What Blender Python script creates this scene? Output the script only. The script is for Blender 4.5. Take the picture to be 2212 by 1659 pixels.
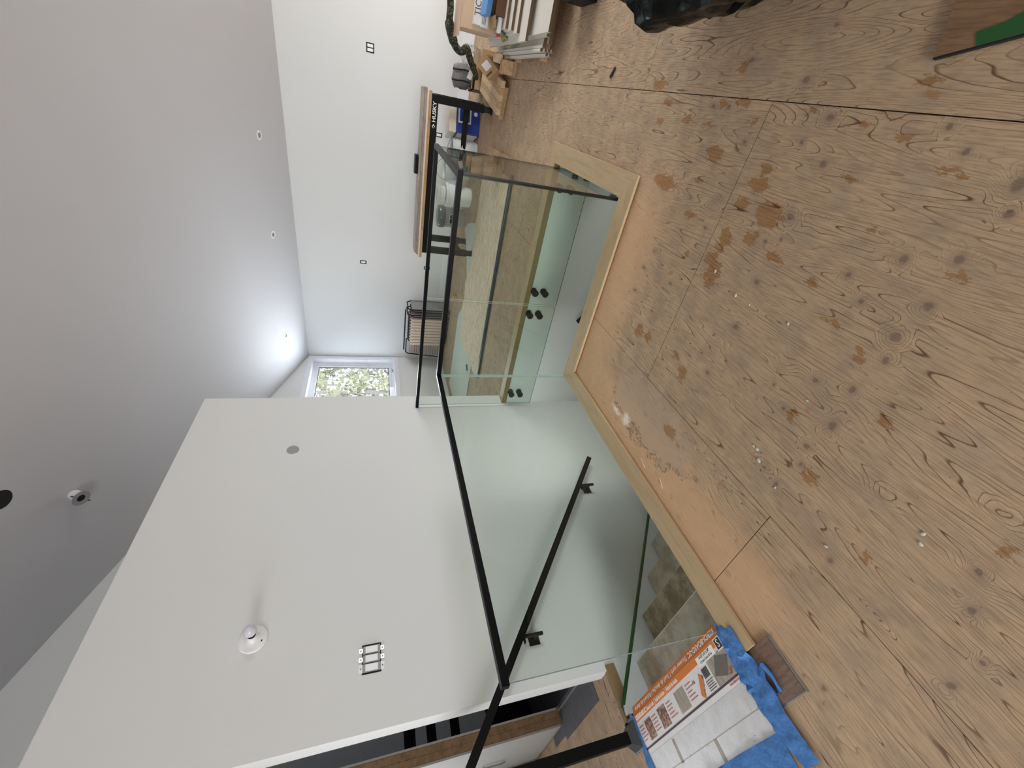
import bpy, bmesh, math, random
from mathutils import Vector, Matrix, Euler
random.seed(7)
R = math.radians
for o in list(bpy.data.objects): bpy.data.objects.remove(o)
SC = bpy.context.scene
COL = SC.collection

# ------------------------------------------------------------------ camera
# the photograph was taken with the phone held upright and is stored lying on its side
YAW, PITCH, ROLL, FPX = -0.63169, 0.32621, -0.00195, 886.378
fw = Vector((math.sin(YAW)*math.cos(PITCH), math.cos(YAW)*math.cos(PITCH), -math.sin(PITCH)))
rt = Vector((math.cos(YAW), -math.sin(YAW), 0)); upv = rt.cross(fw)
cr, sr = math.cos(ROLL), math.sin(ROLL)
rt, upv = cr*rt + sr*upv, cr*upv - sr*rt
cd = bpy.data.cameras.new('camera'); cam = bpy.data.objects.new('camera', cd); COL.objects.link(cam)
m = Matrix.Identity(4)
for i in range(3):
    m[i][0] = -upv[i]; m[i][1] = rt[i]; m[i][2] = -fw[i]
m[0][3], m[1][3], m[2][3] = 0, 0, 1.36
cam.matrix_world = m
cd.sensor_width = 36; cd.lens = FPX/2212*36; cd.clip_start = .02; cd.clip_end = 200
SC.camera = cam

# ------------------------------------------------------------------ world, daylight, exposure
w = bpy.data.worlds.new('sky'); SC.world = w; w.use_nodes = True
bg = w.node_tree.nodes['Background']
bg.inputs[0].default_value = (0.80, 0.88, 1.0, 1); bg.inputs[1].default_value = 3.2
SC.view_settings.view_transform = 'Standard'; SC.view_settings.look = 'None'
SC.view_settings.gamma = 1; SC.view_settings.use_curve_mapping = False
SC.view_settings.exposure = 0.12
try:
    SC.cycles.transparent_max_bounces = 40; SC.cycles.max_bounces = 12; SC.cycles.diffuse_bounces = 6
except Exception: pass

def area(name, loc, direction, sx, sy, power, color):
    l = bpy.data.lights.new(name, 'AREA'); l.shape = 'RECTANGLE'; l.size = sx; l.size_y = sy
    l.energy = power; l.color = color
    o = bpy.data.objects.new(name, l); COL.objects.link(o); o.location = loc
    o.rotation_euler = Vector(direction).to_track_quat('-Z', 'Y').to_euler()
    return o
# daylight coming in through the window openings of the room; the last two are unseen fill lamps
area('daylight_back_window', (-0.3, -5.85, 1.35), (0, 1, -.5), 5.0, 1.9, 185, (1.0, 0.985, 0.965)).data.spread = 2.0
area('daylight_right_window', (4.75, 5.0, 1.6), (-1, .1, -.9), 3.4, 1.3, 160, (1.0, 0.99, 0.975)).data.spread = 2.4
area('daylight_small_window', (-7.4, 7.35, 0.6), (1, -.3, 0.4), 1.9, 1.3, 260, (0.88, 0.94, 1.0))
area('daylight_small_window_near', (-4.98, 6.6, 1.55), (1, -1.1, .6), 1.0, 1.2, 40, (0.88, 0.94, 1.0)).data.spread = 2.6
area('lower_storey_fill', (2.3, 2.8, -1.7), (-1, 0, .15), 1.0, 1.3, 40, (1.0, 0.98, 0.94))  # unseen lamp added below the floor to brighten the stairwell walls
area('doorway_room_fill', (-4.62, 0.15, 1.5), (1, 0.12, -0.05), 0.9, 1.0, 14, (0.95, 0.97, 1.0))  # unseen area lamp in the room behind the doorway; its wall has no window

# ------------------------------------------------------------------ mesh helpers
def C(r, g, b):
    f = lambda v: ((v/255+0.055)/1.055)**2.4 if v/255 > 0.04045 else v/255/12.92
    return (f(r), f(g), f(b), 1)

class M:
    def __init__(s): s.bm = bmesh.new()
    def _add(s, vs, fs, mi=0):
        v = [s.bm.verts.new(p) for p in vs]; out = []
        for f in fs:
            try:
                q = s.bm.faces.new([v[i] for i in f]); q.material_index = mi; out.append(q)
            except ValueError: pass
        return v, out
    def box(s, x0, x1, y0, y1, z0, z1, mi=0, bev=0, mat=None):
        vs = [Vector((x, y, z)) for z in (z0, z1) for y in (y0, y1) for x in (x0, x1)]
        if mat is not None: vs = [mat @ v for v in vs]
        v, f = s._add(vs, [(0,2,3,1),(4,5,7,6),(0,1,5,4),(2,6,7,3),(0,4,6,2),(1,3,7,5)], mi)
        if bev:
            e = list({e for q in f for e in q.edges})
            bmesh.ops.bevel(s.bm, geom=e, offset=bev, segments=2, affect='EDGES', profile=.7)
        return s
    def rbox(s, c, size, rot=(0,0,0), mi=0, bev=0):
        mt = Matrix.Translation(c) @ Euler(rot).to_matrix().to_4x4()
        a, b, d = [q/2 for q in size]
        return s.box(-a, a, -b, b, -d, d, mi, bev, mt)
    def prism(s, poly, lo, hi, ax='z', mi=0):
        def P(a, b, t): return {'z': (a, b, t), 'y': (a, t, b), 'x': (t, a, b)}[ax]
        n = len(poly)
        vs = [P(a, b, lo) for a, b in poly] + [P(a, b, hi) for a, b in poly]
        s._add(vs, [tuple(range(n))[::-1], tuple(range(n, 2*n))] + [(i, (i+1) % n, n+(i+1) % n, n+i) for i in range(n)], mi)
        return s
    def tube(s, path, r, n=8, closed=False, mi=0, r2=None, sq=False):
        path = [Vector(p) for p in path]; k = len(path); rings = []; prev = None
        for i, p in enumerate(path):
            a = path[(i-1) % k] if (closed or i > 0) else p
            b = path[(i+1) % k] if (closed or i < k-1) else p
            t = (b-a).normalized()
            if prev is None:
                ref = Vector((0,0,1)) if abs(t.z) < .9 else Vector((1,0,0))
                u = ref.cross(t).normalized()
            else:
                u = (prev - t*prev.dot(t)); u = u.normalized() if u.length > 1e-6 else t.orthogonal().normalized()
            prev = u; v = t.cross(u)
            rr = r if r2 is None else r + (r2-r)*i/max(1, k-1)
            if callable(r): rr = r(i/max(1, k-1))
            off = math.pi/4 if n == 4 else 0
            rings.append([s.bm.verts.new(p + u*math.cos(off+6.28318*j/n)*rr + v*math.sin(off+6.28318*j/n)*rr) for j in range(n)])
        for i in range(k if closed else k-1):
            A, B = rings[i], rings[(i+1) % k]
            for j in range(n):
                f = s.bm.faces.new((A[j], A[(j+1) % n], B[(j+1) % n], B[j])); f.material_index = mi
        if not closed:
            for ring in (rings[0][::-1], rings[-1]):
                f = s.bm.faces.new(ring); f.material_index = mi
        return s
    def cyl(s, p0, p1, r, r2=None, n=16, mi=0): return s.tube([p0, p1], r, n, False, mi, r2)
    def lathe(s, prof, c=(0,0,0), n=20, mi=0, mat=None):
        c = Vector(c); rings = []
        for r, z in prof:
            row = []
            for j in range(n if r > 1e-5 else 1):
                p = Vector((r*math.cos(6.28318*j/n), r*math.sin(6.28318*j/n), z))
                row.append(s.bm.verts.new((mat @ p if mat is not None else p) + c))
            rings.append(row)
        for A, B in zip(rings, rings[1:]):
            for j in range(n):
                q = [A[j % len(A)], A[(j+1) % len(A)], B[(j+1) % len(B)], B[j % len(B)]]
                u = []
                for x in q:
                    if x not in u: u.append(x)
                if len(u) > 2:
                    f = s.bm.faces.new(u); f.material_index = mi
        for ring in (rings[0], rings[-1]):
            if len(ring) > 2:
                try: s.bm.faces.new(ring).material_index = mi
                except ValueError: pass
        return s

def accum(o):
    mt = Matrix.Identity(4)
    while o is not None:
        mt = o.matrix_basis @ mt; o = o.parent
    return mt
def obj(name, b, mats, parent=None, label=None, cat=None, group=None, kind=None, world=True, smooth=0):
    me = bpy.data.meshes.new(name)
    if isinstance(b, M):
        bmesh.ops.recalc_face_normals(b.bm, faces=b.bm.faces[:]); b.bm.to_mesh(me); b.bm.free()
    else: me = b
    if world and parent is not None: me.transform(accum(parent).inverted())
    for mm in (mats if isinstance(mats, (list, tuple)) else [mats]): me.materials.append(mm)
    if smooth:
        me.polygons.foreach_set('use_smooth', [True]*len(me.polygons)); me.set_sharp_from_angle(angle=R(smooth))
    o = bpy.data.objects.new(name, me); COL.objects.link(o); o.parent = parent
    for k, v in (('label', label), ('category', cat), ('group', group), ('kind', kind)):
        if v: o[k] = v
    return o
def thing(name, label, cat, loc=(0,0,0), rz=0, group=None, rot=None, kind=None):
    o = bpy.data.objects.new(name, None); COL.objects.link(o); o.location = loc
    o.rotation_euler = rot if rot else (0, 0, rz); o.empty_display_size = .05
    if label: o['label'] = label
    if cat: o['category'] = cat
    if group: o['group'] = group
    if kind: o['kind'] = kind
    return o
def struct(name, b, mats, parent=None, smooth=0): return obj(name, b, mats, parent, kind='structure' if parent is None else None, smooth=smooth)
def solo(name, b, mats, label, cat, base, group=None, smooth=0, rot=None):
    """a thing that is one mesh, its origin at its base"""
    o = obj(name, b, mats, None, label, cat, group, smooth=smooth)
    o.data.transform(Matrix.Translation(-Vector(base))); o.location = base
    return o
def copy_tree(o, parent=None):
    c = o.copy(); COL.objects.link(c); c.parent = parent
    for ch in o.children: copy_tree(ch, c)
    return c
def text(name, body, size, mat, parent, mtx, align='LEFT', sx=1.0, ext=.0004, fit=None, bold=0):
    """printed lettering as flat mesh glyphs; mtx places the text's XY plane"""
    cu = bpy.data.curves.new('t', 'FONT'); cu.body = body; cu.size = size; cu.align_x = align; cu.align_y = 'CENTER'
    cu.extrude = ext; cu.offset = bold*size; cu.resolution_u = 2
    t = bpy.data.objects.new('t', cu); COL.objects.link(t)
    dg = bpy.context.evaluated_depsgraph_get()
    me = bpy.data.meshes.new_from_object(t.evaluated_get(dg)); me.name = name
    bpy.data.objects.remove(t); bpy.data.curves.remove(cu)
    if fit: sx = fit/max(1e-4, max(v.co.x for v in me.vertices)-min(v.co.x for v in me.vertices))
    me.transform(mtx @ Matrix.Scale(sx, 4, (1, 0, 0)))
    me.materials.clear()
    return obj(name, me, mat, parent)
def frame(o, x, y):
    """matrix from an origin and the X and Y directions of a surface"""
    x = Vector(x).normalized(); y = Vector(y); y = (y - x*y.dot(x)).normalized(); z = x.cross(y)
    mt = Matrix.Identity(4)
    for i in range(3): mt[i][0], mt[i][1], mt[i][2], mt[i][3] = x[i], y[i], z[i], o[i]
    return mt

# ------------------------------------------------------------------ node helpers
class G:
    def __init__(s, name):
        s.m = bpy.data.materials.new(name); s.m.use_nodes = True; s.t = s.m.node_tree; s.n = s.t.nodes
        s.b = s.n['Principled BSDF']; s._P = None
    def new(s, ty, **k):
        q = s.n.new(ty)
        for a, v in k.items(): setattr(q, a, v)
        return q
    def put(s, sock, v):
        if isinstance(v, bpy.types.NodeSocket): s.t.links.new(v, sock)
        else: sock.default_value = v
    @property
    def P(s):
        if s._P is None: s._P = s.new('ShaderNodeTexCoord').outputs['Object']
        return s._P
    def math(s, op, a, b=0.0, c=None, clamp=False):
        q = s.new('ShaderNodeMath', operation=op, use_clamp=clamp); s.put(q.inputs[0], a); s.put(q.inputs[1], b)
        if c is not None: s.put(q.inputs[2], c)
        return q.outputs[0]
    def vec(s, op, a, b=(0,0,0), c=None, out=0):
        q = s.new('ShaderNodeVectorMath', operation=op); s.put(q.inputs[0], a); s.put(q.inputs[1], b)
        if c is not None: s.put(q.inputs[2], c)
        return q.outputs['Value' if op in ('LENGTH', 'DISTANCE', 'DOT_PRODUCT') else 0]
    def noise(s, v, scale, detail=2.0, rough=.5, col=False, dist=0.0):
        q = s.new('ShaderNodeTexNoise'); s.put(q.inputs['Vector'], v); q.inputs['Scale'].default_value = scale
        q.inputs['Detail'].default_value = detail; q.inputs['Roughness'].default_value = rough; q.inputs['Distortion'].default_value = dist
        return q.outputs['Color' if col else 0]
    def vor(s, v, scale, feature='F1'):
        q = s.new('ShaderNodeTexVoronoi', feature=feature); s.put(q.inputs['Vector'], v); q.inputs['Scale'].default_value = scale
        return q.outputs['Distance']
    def ss(s, v, a, b, lo=0.0, hi=1.0):
        q = s.new('ShaderNodeMapRange', interpolation_type='SMOOTHSTEP'); s.put(q.inputs[0], v)
        for i, k in enumerate((a, b, lo, hi)): s.put(q.inputs[i+1], k)
        return q.outputs[0]
    def mix(s, f, a, b, mode='MIX'):
        q = s.new('ShaderNodeMix', data_type='RGBA', blend_type=mode); s.put(q.inputs[0], f); s.put(q.inputs[6], a); s.put(q.inputs[7], b)
        return q.outputs[2]
    def bump(s, h, strength=.2, dist=.01):
        q = s.new('ShaderNodeBump'); q.inputs['Strength'].default_value = strength; q.inputs['Distance'].default_value = dist
        s.put(q.inputs['Height'], h); s.put(s.b.inputs['Normal'], q.outputs[0]); return s
    def done(s, col, rough=.6, metal=0.0, spec=None):
        s.put(s.b.inputs['Base Color'], col); s.put(s.b.inputs['Roughness'], rough); s.b.inputs['Metallic'].default_value = metal
        if spec is not None: s.b.inputs['Specular IOR Level'].default_value = spec
        return s.m
def plain(name, col, rough=.6, metal=0.0, var=.06, scale=14, bump=0.0, spec=None):
    g = G(name); n = g.noise(g.P, scale, 3)
    lo = tuple(v*(1-var) for v in col[:3])+(1,); hi = tuple(min(1, v*(1+var)) for v in col[:3])+(1,)
    if bump: g.bump(g.noise(g.P, scale*8, 2), bump, .002)
    return g.done(g.mix(n, lo, hi), rough, metal, spec)

# ------------------------------------------------------------------ materials
def paint(name, col, bump=.06):
    g = G(name); n = g.noise(g.P, 1.3, 2); c2 = tuple(v*.96 for v in col[:3])+(1,)
    g.bump(g.noise(g.P, 160, 2), bump, .002)
    return g.done(g.mix(n, c2, col), .75, 0, .25)
PAINT = paint('wall_paint', C(221, 223, 222)); CEIL = paint('ceiling_paint', C(196, 196, 199), .12)
TRIMW = plain('white_trim_paint', C(226, 228, 233), .4); DRYEDGE = plain('drywall_core', C(214, 206, 200), .9)
DECKC = plain('subfloor_underside', C(120, 95, 66), .9)

STAINS = [(-0.023, 1.67, 0.03, 0.051), (-0.186, 1.937, 0.031, 0.089), (-0.132, 1.706, 0.013, 0.037), (-0.084, 1.369, 0.02, 0.064), (-0.028, 1.37, 0.02, 0.03), (-0.159, 1.409, 0.025, 0.037), (-0.164, 1.261, 0.04, 0.07), (-0.304, 1.409, 0.045, 0.033), (-0.438, 1.388, 0.053, 0.045), (-0.384, 1.427, 0.027, 0.041), (-0.256, 1.284, 0.024, 0.033), (-0.279, 1.139, 0.013, 0.036), (0.001, 1.046, 0.01, 0.023), (-0.111, 0.888, 0.009, 0.021), (-0.301, 0.973, 0.011, 0.023), (-0.146, 0.637, 0.011, 0.026), (-0.881, 1.684, 0.039, 0.03), (-0.869, 1.6, 0.029, 0.028), (-0.834, 1.364, 0.019, 0.028), (-0.879, 1.283, 0.033, 0.024), (-1.153, 1.181, 0.032, 0.035), (-0.692, 0.767, 0.025, 0.019), (-0.531, 0.558, 0.016, 0.019), (-0.406, 0.717, 0.012, 0.02), (-0.432, 0.71, 0.014, 0.021), (-0.372, 0.829, 0.016, 0.03), (0.061, 0.811, 0.008, 0.035), (-0.426, 1.581, 0.016, 0.026), (-0.271, 1.664, 0.018, 0.031), (0.134, 2.133, 0.017, 0.036), (0.152, 1.742, 0.014, 0.026), (0.159, 1.625, 0.014, 0.036), (0.076, 1.942, 0.016, 0.043), (0.051, 2.149, 0.017, 0.036), (0.071, 1.772, 0.008, 0.048), (0.105, 1.53, 0.012, 0.025), (0.133, 1.099, 0.008, 0.032), (0.156, 1.301, 0.008, 0.022), (0.116, 0.97, 0.008, 0.021), (0.27, 1.697, 0.018, 0.033), (0.198, 2.256, 0.024, 0.053), (0.242, 0.985, 0.008, 0.025), (-0.891, 0.349, 0.025, 0.015), (-0.616, 0.194, 0.02, 0.013), (-0.818, 0.592, 0.026, 0.023)]
KNOTS = [(0.02, 1.157, 0.011, 0.014), (0.105, 0.805, 0.011, 0.011), (0.058, 0.667, 0.019, 0.017), (0.002, 0.643, 0.012, 0.011), (-0.146, 1.169, 0.014, 0.018), (-0.149, 0.773, 0.014, 0.013), (-0.111, 0.663, 0.014, 0.013), (-0.377, 1.16, 0.013, 0.017), (-0.236, 0.879, 0.011, 0.011), (-0.286, 0.801, 0.01, 0.01), (-0.229, 0.651, 0.016, 0.014), (-0.33, 0.666, 0.017, 0.016), (-0.393, 0.645, 0.014, 0.013), (-0.55, 0.769, 0.011, 0.011), (-0.511, 0.666, 0.013, 0.011), (-0.636, 0.643, 0.018, 0.015), (-0.744, 0.663, 0.011, 0.011), (-0.559, 1.147, 0.013, 0.018), (-0.788, 1.159, 0.009, 0.011), (-0.647, 0.881, 0.008, 0.008), (-0.588, 1.845, 0.01, 0.019), (-0.573, 1.603, 0.009, 0.015), (-0.717, 1.847, 0.009, 0.018), (-0.29, 1.536, 0.008, 0.011), (-0.245, 1.216, 0.008, 0.009), (-0.22, 1.159, 0.008, 0.008), (-0.694, 0.8, 0.008, 0.008), (-0.746, 0.666, 0.009, 0.008), (-0.807, 0.643, 0.009, 0.008), (-0.93, 0.662, 0.009, 0.008), (-0.982, 0.399, 0.012, 0.009), (-0.972, 0.054, 0.016, 0.011), (-0.782, 0.145, 0.013, 0.009), (-0.865, 0.063, 0.009, 0.008), (-0.698, 0.193, 0.011, 0.008), (-1.33, 0.169, 0.013, 0.008), (0.143, 1.217, 0.012, 0.016), (0.15, 0.877, 0.009, 0.01), (0.066, 1.274, 0.008, 0.009), (0.236, 1.38, 0.012, 0.018), (0.037, 1.528, 0.008, 0.013), (0.137, 1.791, 0.009, 0.017), (0.291, 1.675, 0.01, 0.016), (0.374, 1.364, 0.008, 0.012)]
def plywood():
    g = G('weathered_plywood'); P = g.P
    rnd = g.new('ShaderNodeObjectInfo').outputs['Random']
    cx = g.new('ShaderNodeCombineXYZ'); g.put(cx.inputs[2], g.math('MULTIPLY', rnd, 40.0)); off = cx.outputs[0]
    warp = g.vec('MULTIPLY', g.vec('SUBTRACT', g.noise(g.vec('MULTIPLY', P, (1.5, .7, 1)), 30, 5, .7, col=True), (.5,.5,.5)), (.08,.15,0))
    Pw = g.vec('ADD', P, warp)
    warp2 = g.vec('MULTIPLY', g.vec('SUBTRACT', g.noise(P, 40, 2, .5, col=True), (.5,.5,.5)), (.012,.016,0))
    Pk = g.vec('ADD', P, warp2)
    def field(src, items, k=1.0):
        cur = None
        for x, y, rx, ry in items:
            sx, sy = 1/(rx*k), 1/(ry*k)
            L = g.vec('LENGTH', g.vec('MULTIPLY_ADD', src, (sx, sy, 0), (-x*sx, -y*sy, 0)))
            cur = L if cur is None else g.math('MINIMUM', cur, L)
        return cur
    sd = field(Pw, STAINS); kd = field(Pk, KNOTS)
    # generic far knots: nail-sized dark eyes scattered over every sheet
    pv = g.vec('ADD', g.vec('MULTIPLY', Pk, (6.5, 4.0, 0)), off)
    kv = g.vor(pv, 1.0); kv2 = g.math('MULTIPLY', kv, 15.0)
    kall = g.math('MINIMUM', kd, g.math('ADD', kv2, .25))
    hump = g.math('ADD', g.ss(kd, 0, 3.6, .085, 0), g.ss(kv, 0, .30, .06, 0))
    base = g.noise(g.vec('ADD', g.vec('MULTIPLY', P, (6.2, .50, 0)), off), 1.0, 1.8, .45)
    wob = g.noise(g.vec('MULTIPLY', P, (26, 7, 0)), 1.0, 2)
    h = g.math('ADD', base, g.math('ADD', hump, g.math('MULTIPLY', wob, .012)))
    t = g.math('FRACT', g.math('MULTIPLY', h, 52.0))
    line = g.math('ADD', g.ss(t, .83, .94), g.math('MULTIPLY', g.ss(t, .95, 1.0), -1.0), clamp=True)
    strg = g.ss(g.noise(g.vec('MULTIPLY', P, (9, 2.2, 0)), 1.0, 2), .34, .60, .30, 1.0)
    line = g.math('MULTIPLY', line, strg)
    soft = g.ss(t, 0, .9, 0, .22)
    fib = g.noise(g.vec('MULTIPLY', P, (210, 12, 0)), 1.0, 3, .6)
    big = g.noise(P, 1.9, 3, .55); mid = g.noise(P, 9, 4, .6)
    col = g.mix(big, C(152, 128, 101), C(184, 158, 126))
    col = g.mix(g.ss(mid, .40, .66, 0, .6), col, C(144, 127, 108))
    col = g.mix(soft, col, C(144, 118, 90))
    col = g.mix(g.math('MULTIPLY', line, 1.0), col, C(86, 62, 42))
    col = g.mix(g.math('MULTIPLY', g.ss(fib, .42, .72), .55), col, C(116, 92, 70))
    # fresher, orange wood where the kerb kept the sheets covered
    sep = g.new('ShaderNodeSeparateXYZ'); g.put(sep.inputs[0], Pw); X, Y = sep.outputs[0], sep.outputs[1]
    a = g.math('MULTIPLY', g.ss(X, -1.30, -1.12, 1, 0), g.math('MULTIPLY', g.ss(X, -1.55, -1.50), g.ss(Y, .2, .5)))
    b = g.math('MULTIPLY', g.ss(Y, 1.72, 1.98), g.math('MULTIPLY', g.ss(Y, 2.2, 2.25, 1, 0), g.ss(X, -.45, -.02, 1, 0)))
    fresh = g.math('MULTIPLY', g.math('MAXIMUM', g.math('MULTIPLY', a, g.ss(Y, 2.2, 2.25, 1, 0)), g.math('MULTIPLY', b, g.ss(X, -1.6, -1.5))), .62)
    col = g.mix(fresh, col, C(192, 154, 114))
    # grey worn patch with a dark crumbling outline beside the kerb corner
    wpw = g.vec('ADD', Pw, g.vec('MULTIPLY', g.vec('SUBTRACT', g.noise(P, 7, 3, .6, col=True), (.5,.5,.5)), (.30,.34,0)))
    wp = g.vec('LENGTH', g.vec('MULTIPLY_ADD', wpw, (1/.16, 1/.36, 0), (1.20/.16, -1.36/.36, 0)))
    col = g.mix(g.ss(wp, .90, 1.04, .55, 0), col, C(160, 140, 120))
    ring = g.math('MULTIPLY', g.ss(wp, .86, .97), g.ss(wp, .99, 1.10, 1, 0))
    ring = g.math('MULTIPLY', ring, g.math('MULTIPLY', g.ss(g.noise(P, 60, 3), .38, .62), g.ss(X, -1.22, -1.30)))
    col = g.mix(g.math('MULTIPLY', ring, .8), col, C(88, 76, 64))
    pwht = g.vec('LENGTH', g.vec('MULTIPLY_ADD', Pw, (1/.05, 1/.055, 0), (1.345/.05, -1.50/.055, 0)))
    pw2 = g.vec('LENGTH', g.vec('MULTIPLY_ADD', Pw, (1/.022, 1/.07, 0), (1.365/.022, -1.60/.07, 0)))
    col = g.mix(g.ss(g.math('MINIMUM', pwht, pw2), .25, 1.0, .8, 0), col, C(222, 208, 190))
    # water and glue stains
    st = g.ss(sd, .86, 1.10, .66, 0)
    col = g.mix(g.math('MULTIPLY', st, 1.35), col, g.mix(mid, (.62, .42, .22, 1), (.84, .66, .44, 1)), 'MULTIPLY')
    rim = g.math('MULTIPLY', g.ss(sd, .82, 1.0), g.ss(sd, 1.0, 1.15, .22, 0)); col = g.mix(rim, col, C(104, 68, 38))
    gs = g.ss(g.noise(g.vec('ADD', g.vec('MULTIPLY', P, (1, .8, 0)), (7.3, 2.1, 0)), 9.5, 3, .55), .69, .73, 0, .5); col = g.mix(gs, col, C(142, 96, 56))
    # knots
    col = g.mix(g.ss(kall, .75, 2.4, .38, 0), col, C(122, 104, 88))
    col = g.mix(g.ss(kall, .45, 1.05, .62, 0), col, C(92, 74, 64))
    sp = g.ss(g.noise(P, 95, 2), .725, .76, 0, .6); col = g.mix(sp, col, C(70, 54, 42))
    g.bump(g.math('ADD', g.math('MULTIPLY', line, -.5), fib), .12, .002)
    col = g.vec('MULTIPLY', col, (1.34, 1.36, 1.42))
    return g.done(col, g.ss(mid, .3, .7, .62, .8), 0, .3)
PLY = plywood()

def planks(name, c1, c2, line, sx, sy, ax=0, rough=.5):
    g = G(name); v = g.vec('MULTIPLY', g.P, (sx, sy, sx))
    n = g.noise(v, 1.0, 4, .6, dist=.4); f = g.noise(g.vec('MULTIPLY', v, (4, 2, 4)), 1.0, 3)
    col = g.mix(g.ss(n, .3, .7), c1, c2); col = g.mix(g.math('MULTIPLY', g.ss(f, .5, .7), .5), col, line)
    g.bump(f, .08, .001); return g.done(col, rough, 0, .3)
OAK = planks('pale_oak_board', C(181, 156, 120), C(190, 166, 130), C(168, 142, 106), 14, 2.2)
OAKX = planks('pale_oak_board_cross', C(181, 156, 120), C(190, 166, 130), C(168, 142, 106), 2.2, 14)
OAKEDGE = plain('oak_board_edge', C(136, 112, 76), .6)
STUD = planks('framing_lumber', C(166, 134, 100), C(186, 154, 120), C(134, 104, 74), 14, 14)
VINYL = planks('vinyl_plank', C(106, 84, 72), C(132, 108, 93), C(86, 68, 58), 6, 60, rough=.4)
LAMBROWN = planks('laminate_board_brown', C(150, 128, 112), C(168, 146, 128), C(120, 100, 86), 3, 30)
LAMGREY = planks('laminate_board_grey', C(150, 140, 132), C(176, 166, 156), C(128, 118, 110), 3, 30)
TABLEW = planks('bench_top_wood', C(178, 138, 94), C(196, 156, 112), C(150, 112, 72), 3, 30)
BUTCH = planks('laminated_wood', C(196, 168, 132), C(214, 188, 152), C(176, 146, 112), 30, 4)
RAWWOOD = planks('raw_lumber', C(176, 142, 104), C(200, 168, 130), C(146, 112, 78), 20, 5)
PARTB = plain('particle_board_edge', C(104, 82, 60), .9, scale=120, var=.25)
MELA = plain('white_melamine', C(216, 211, 200), .5)
SHEETW = planks('sheet_backing', C(214, 188, 162), C(248, 230, 208), C(120, 96, 74), 4, 40, rough=.85)
DRYW = plain('drywall_paper', C(205, 208, 198), .9)
BLACK = plain('black_powder_coat', C(9, 9, 10), .5, 0, .2, spec=.15)
BLACKM = plain('black_steel', C(16, 17, 18), .45, 0, spec=.3)
CAPM = plain('satin_black_cap', C(14, 14, 15), .36, 0, .2, spec=.10); DGREY = plain('dark_grey_metal', C(78, 82, 86), .35, .6); STEEL = plain('galvanised_steel', C(186, 188, 190), .35, .7)
ALU = plain('brushed_aluminium', C(150, 148, 142), .38, .5)
RAILDK = plain('dull_black_rail', C(58, 70, 76), .3, .3)
WHITEP = plain('white_plastic', C(232, 232, 234), .35); GREYP = plain('grey_plastic', C(150, 151, 150), .45)
GAPD = plain('dark_gap', C(22, 20, 20), .9); BLUEP = plain('blue_plastic', C(22, 48, 128), .4); BEIGEP = plain('beige_plastic', C(206, 197, 180), .5)
CLOUDP = plain('translucent_pail', C(206, 208, 208), .4)
KRAFT = plain('kraft_cardboard', C(176, 142, 104), .85); KRAFTL = plain('light_cardboard', C(204, 176, 148), .85); KRAFTD = plain('cardboard_inside', C(92, 66, 44), .9)
TAPEB = G('blue_masking_tape')
_c = TAPEB.noise(TAPEB.P, 60, 4); TAPEB.bump(TAPEB.noise(TAPEB.P, 45, 3), .6, .006)
TAPEB = TAPEB.done(TAPEB.mix(_c, C(52, 106, 172), C(76, 132, 196)), .75)
TAPEG = plain('green_masking_tape', C(38, 78, 36), .8, var=.12); TAPEG2 = plain('bright_green_tape', C(30, 86, 40), .8, var=.1)
ORANGE = plain('orange_print', C(214, 120, 40), .5, scale=30); PRINTW = plain('white_print', C(240, 238, 234), .5)
PRINTK = plain('dark_print', C(52, 48, 50), .6); PRINTR = plain('red_print', C(184, 92, 78), .6); CARDW = plain('white_card', C(226, 224, 224), .5)
PLUM = plain('plum_line_print', C(74, 58, 64), .6)
CLOTH = G('grey_cloth'); _n = CLOTH.noise(CLOTH.vec('MULTIPLY', CLOTH.P, (10, 10, 60)), 1.0, 3)
CLOTH.bump(_n, .5, .01); CLOTH = CLOTH.done(CLOTH.mix(_n, C(92, 90, 92), C(142, 138, 138)), .9)
TAUPE = plain('taupe_fabric', C(176, 160, 152), .9, scale=40); BEIGEF = plain('beige_fabric', C(222, 206, 190), .9, scale=40); MAUVE = plain('mauve_fabric', C(168, 150, 156), .9, scale=40); GREYF = plain('grey_fabric', C(140, 140, 140), .9, scale=40)
CAMO = G('olive_pattern_fabric'); _n = CAMO.vor(CAMO.P, 34); CAMO.bump(_n, .3, .01)
CAMO = CAMO.done(CAMO.mix(CAMO.ss(_n, .35, .5), C(96, 98, 76), C(40, 42, 34)), .85)
CAMO2 = G('green_strap_fabric'); _n = CAMO2.noise(CAMO2.vec('MULTIPLY', CAMO2.P, (60, 20, 20)), 1.0, 3)
CAMO2 = CAMO2.done(CAMO2.mix(CAMO2.ss(_n, .4, .6), C(96, 100, 50), C(170, 164, 104)), .85)
SLATE = G('slate_look_vinyl'); _n = SLATE.noise(SLATE.P, 16, 5, .65); SLATE = SLATE.done(SLATE.mix(_n, C(58, 58, 62), C(104, 104, 108)), .6)
TREAD = G('worn_tread'); _n = TREAD.noise(TREAD.P, 5, 5, .65); _r = TREAD.new('ShaderNodeObjectInfo').outputs['Random']
TREAD = TREAD.done(TREAD.mix(TREAD.ss(_n, .38, .66), C(196, 189, 176), C(158, 142, 118)), .7)
TREADB = G('stained_tread'); _n = TREADB.noise(TREADB.P, 6, 5, .7); TREADB = TREADB.done(TREADB.mix(TREADB.ss(_n, .35, .62), C(178, 164, 142), C(128, 110, 84)), .7)
GREYBLUE = plain('grey_blue_panel', C(164, 170, 178), .6)
BAG = G('black_bin_bag'); _n = BAG.noise(BAG.P, 7, 4, .6, dist=.6); BAG.bump(_n, .5, .03); BAG = BAG.done(C(3, 3, 4), .24, 0, .16)
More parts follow.
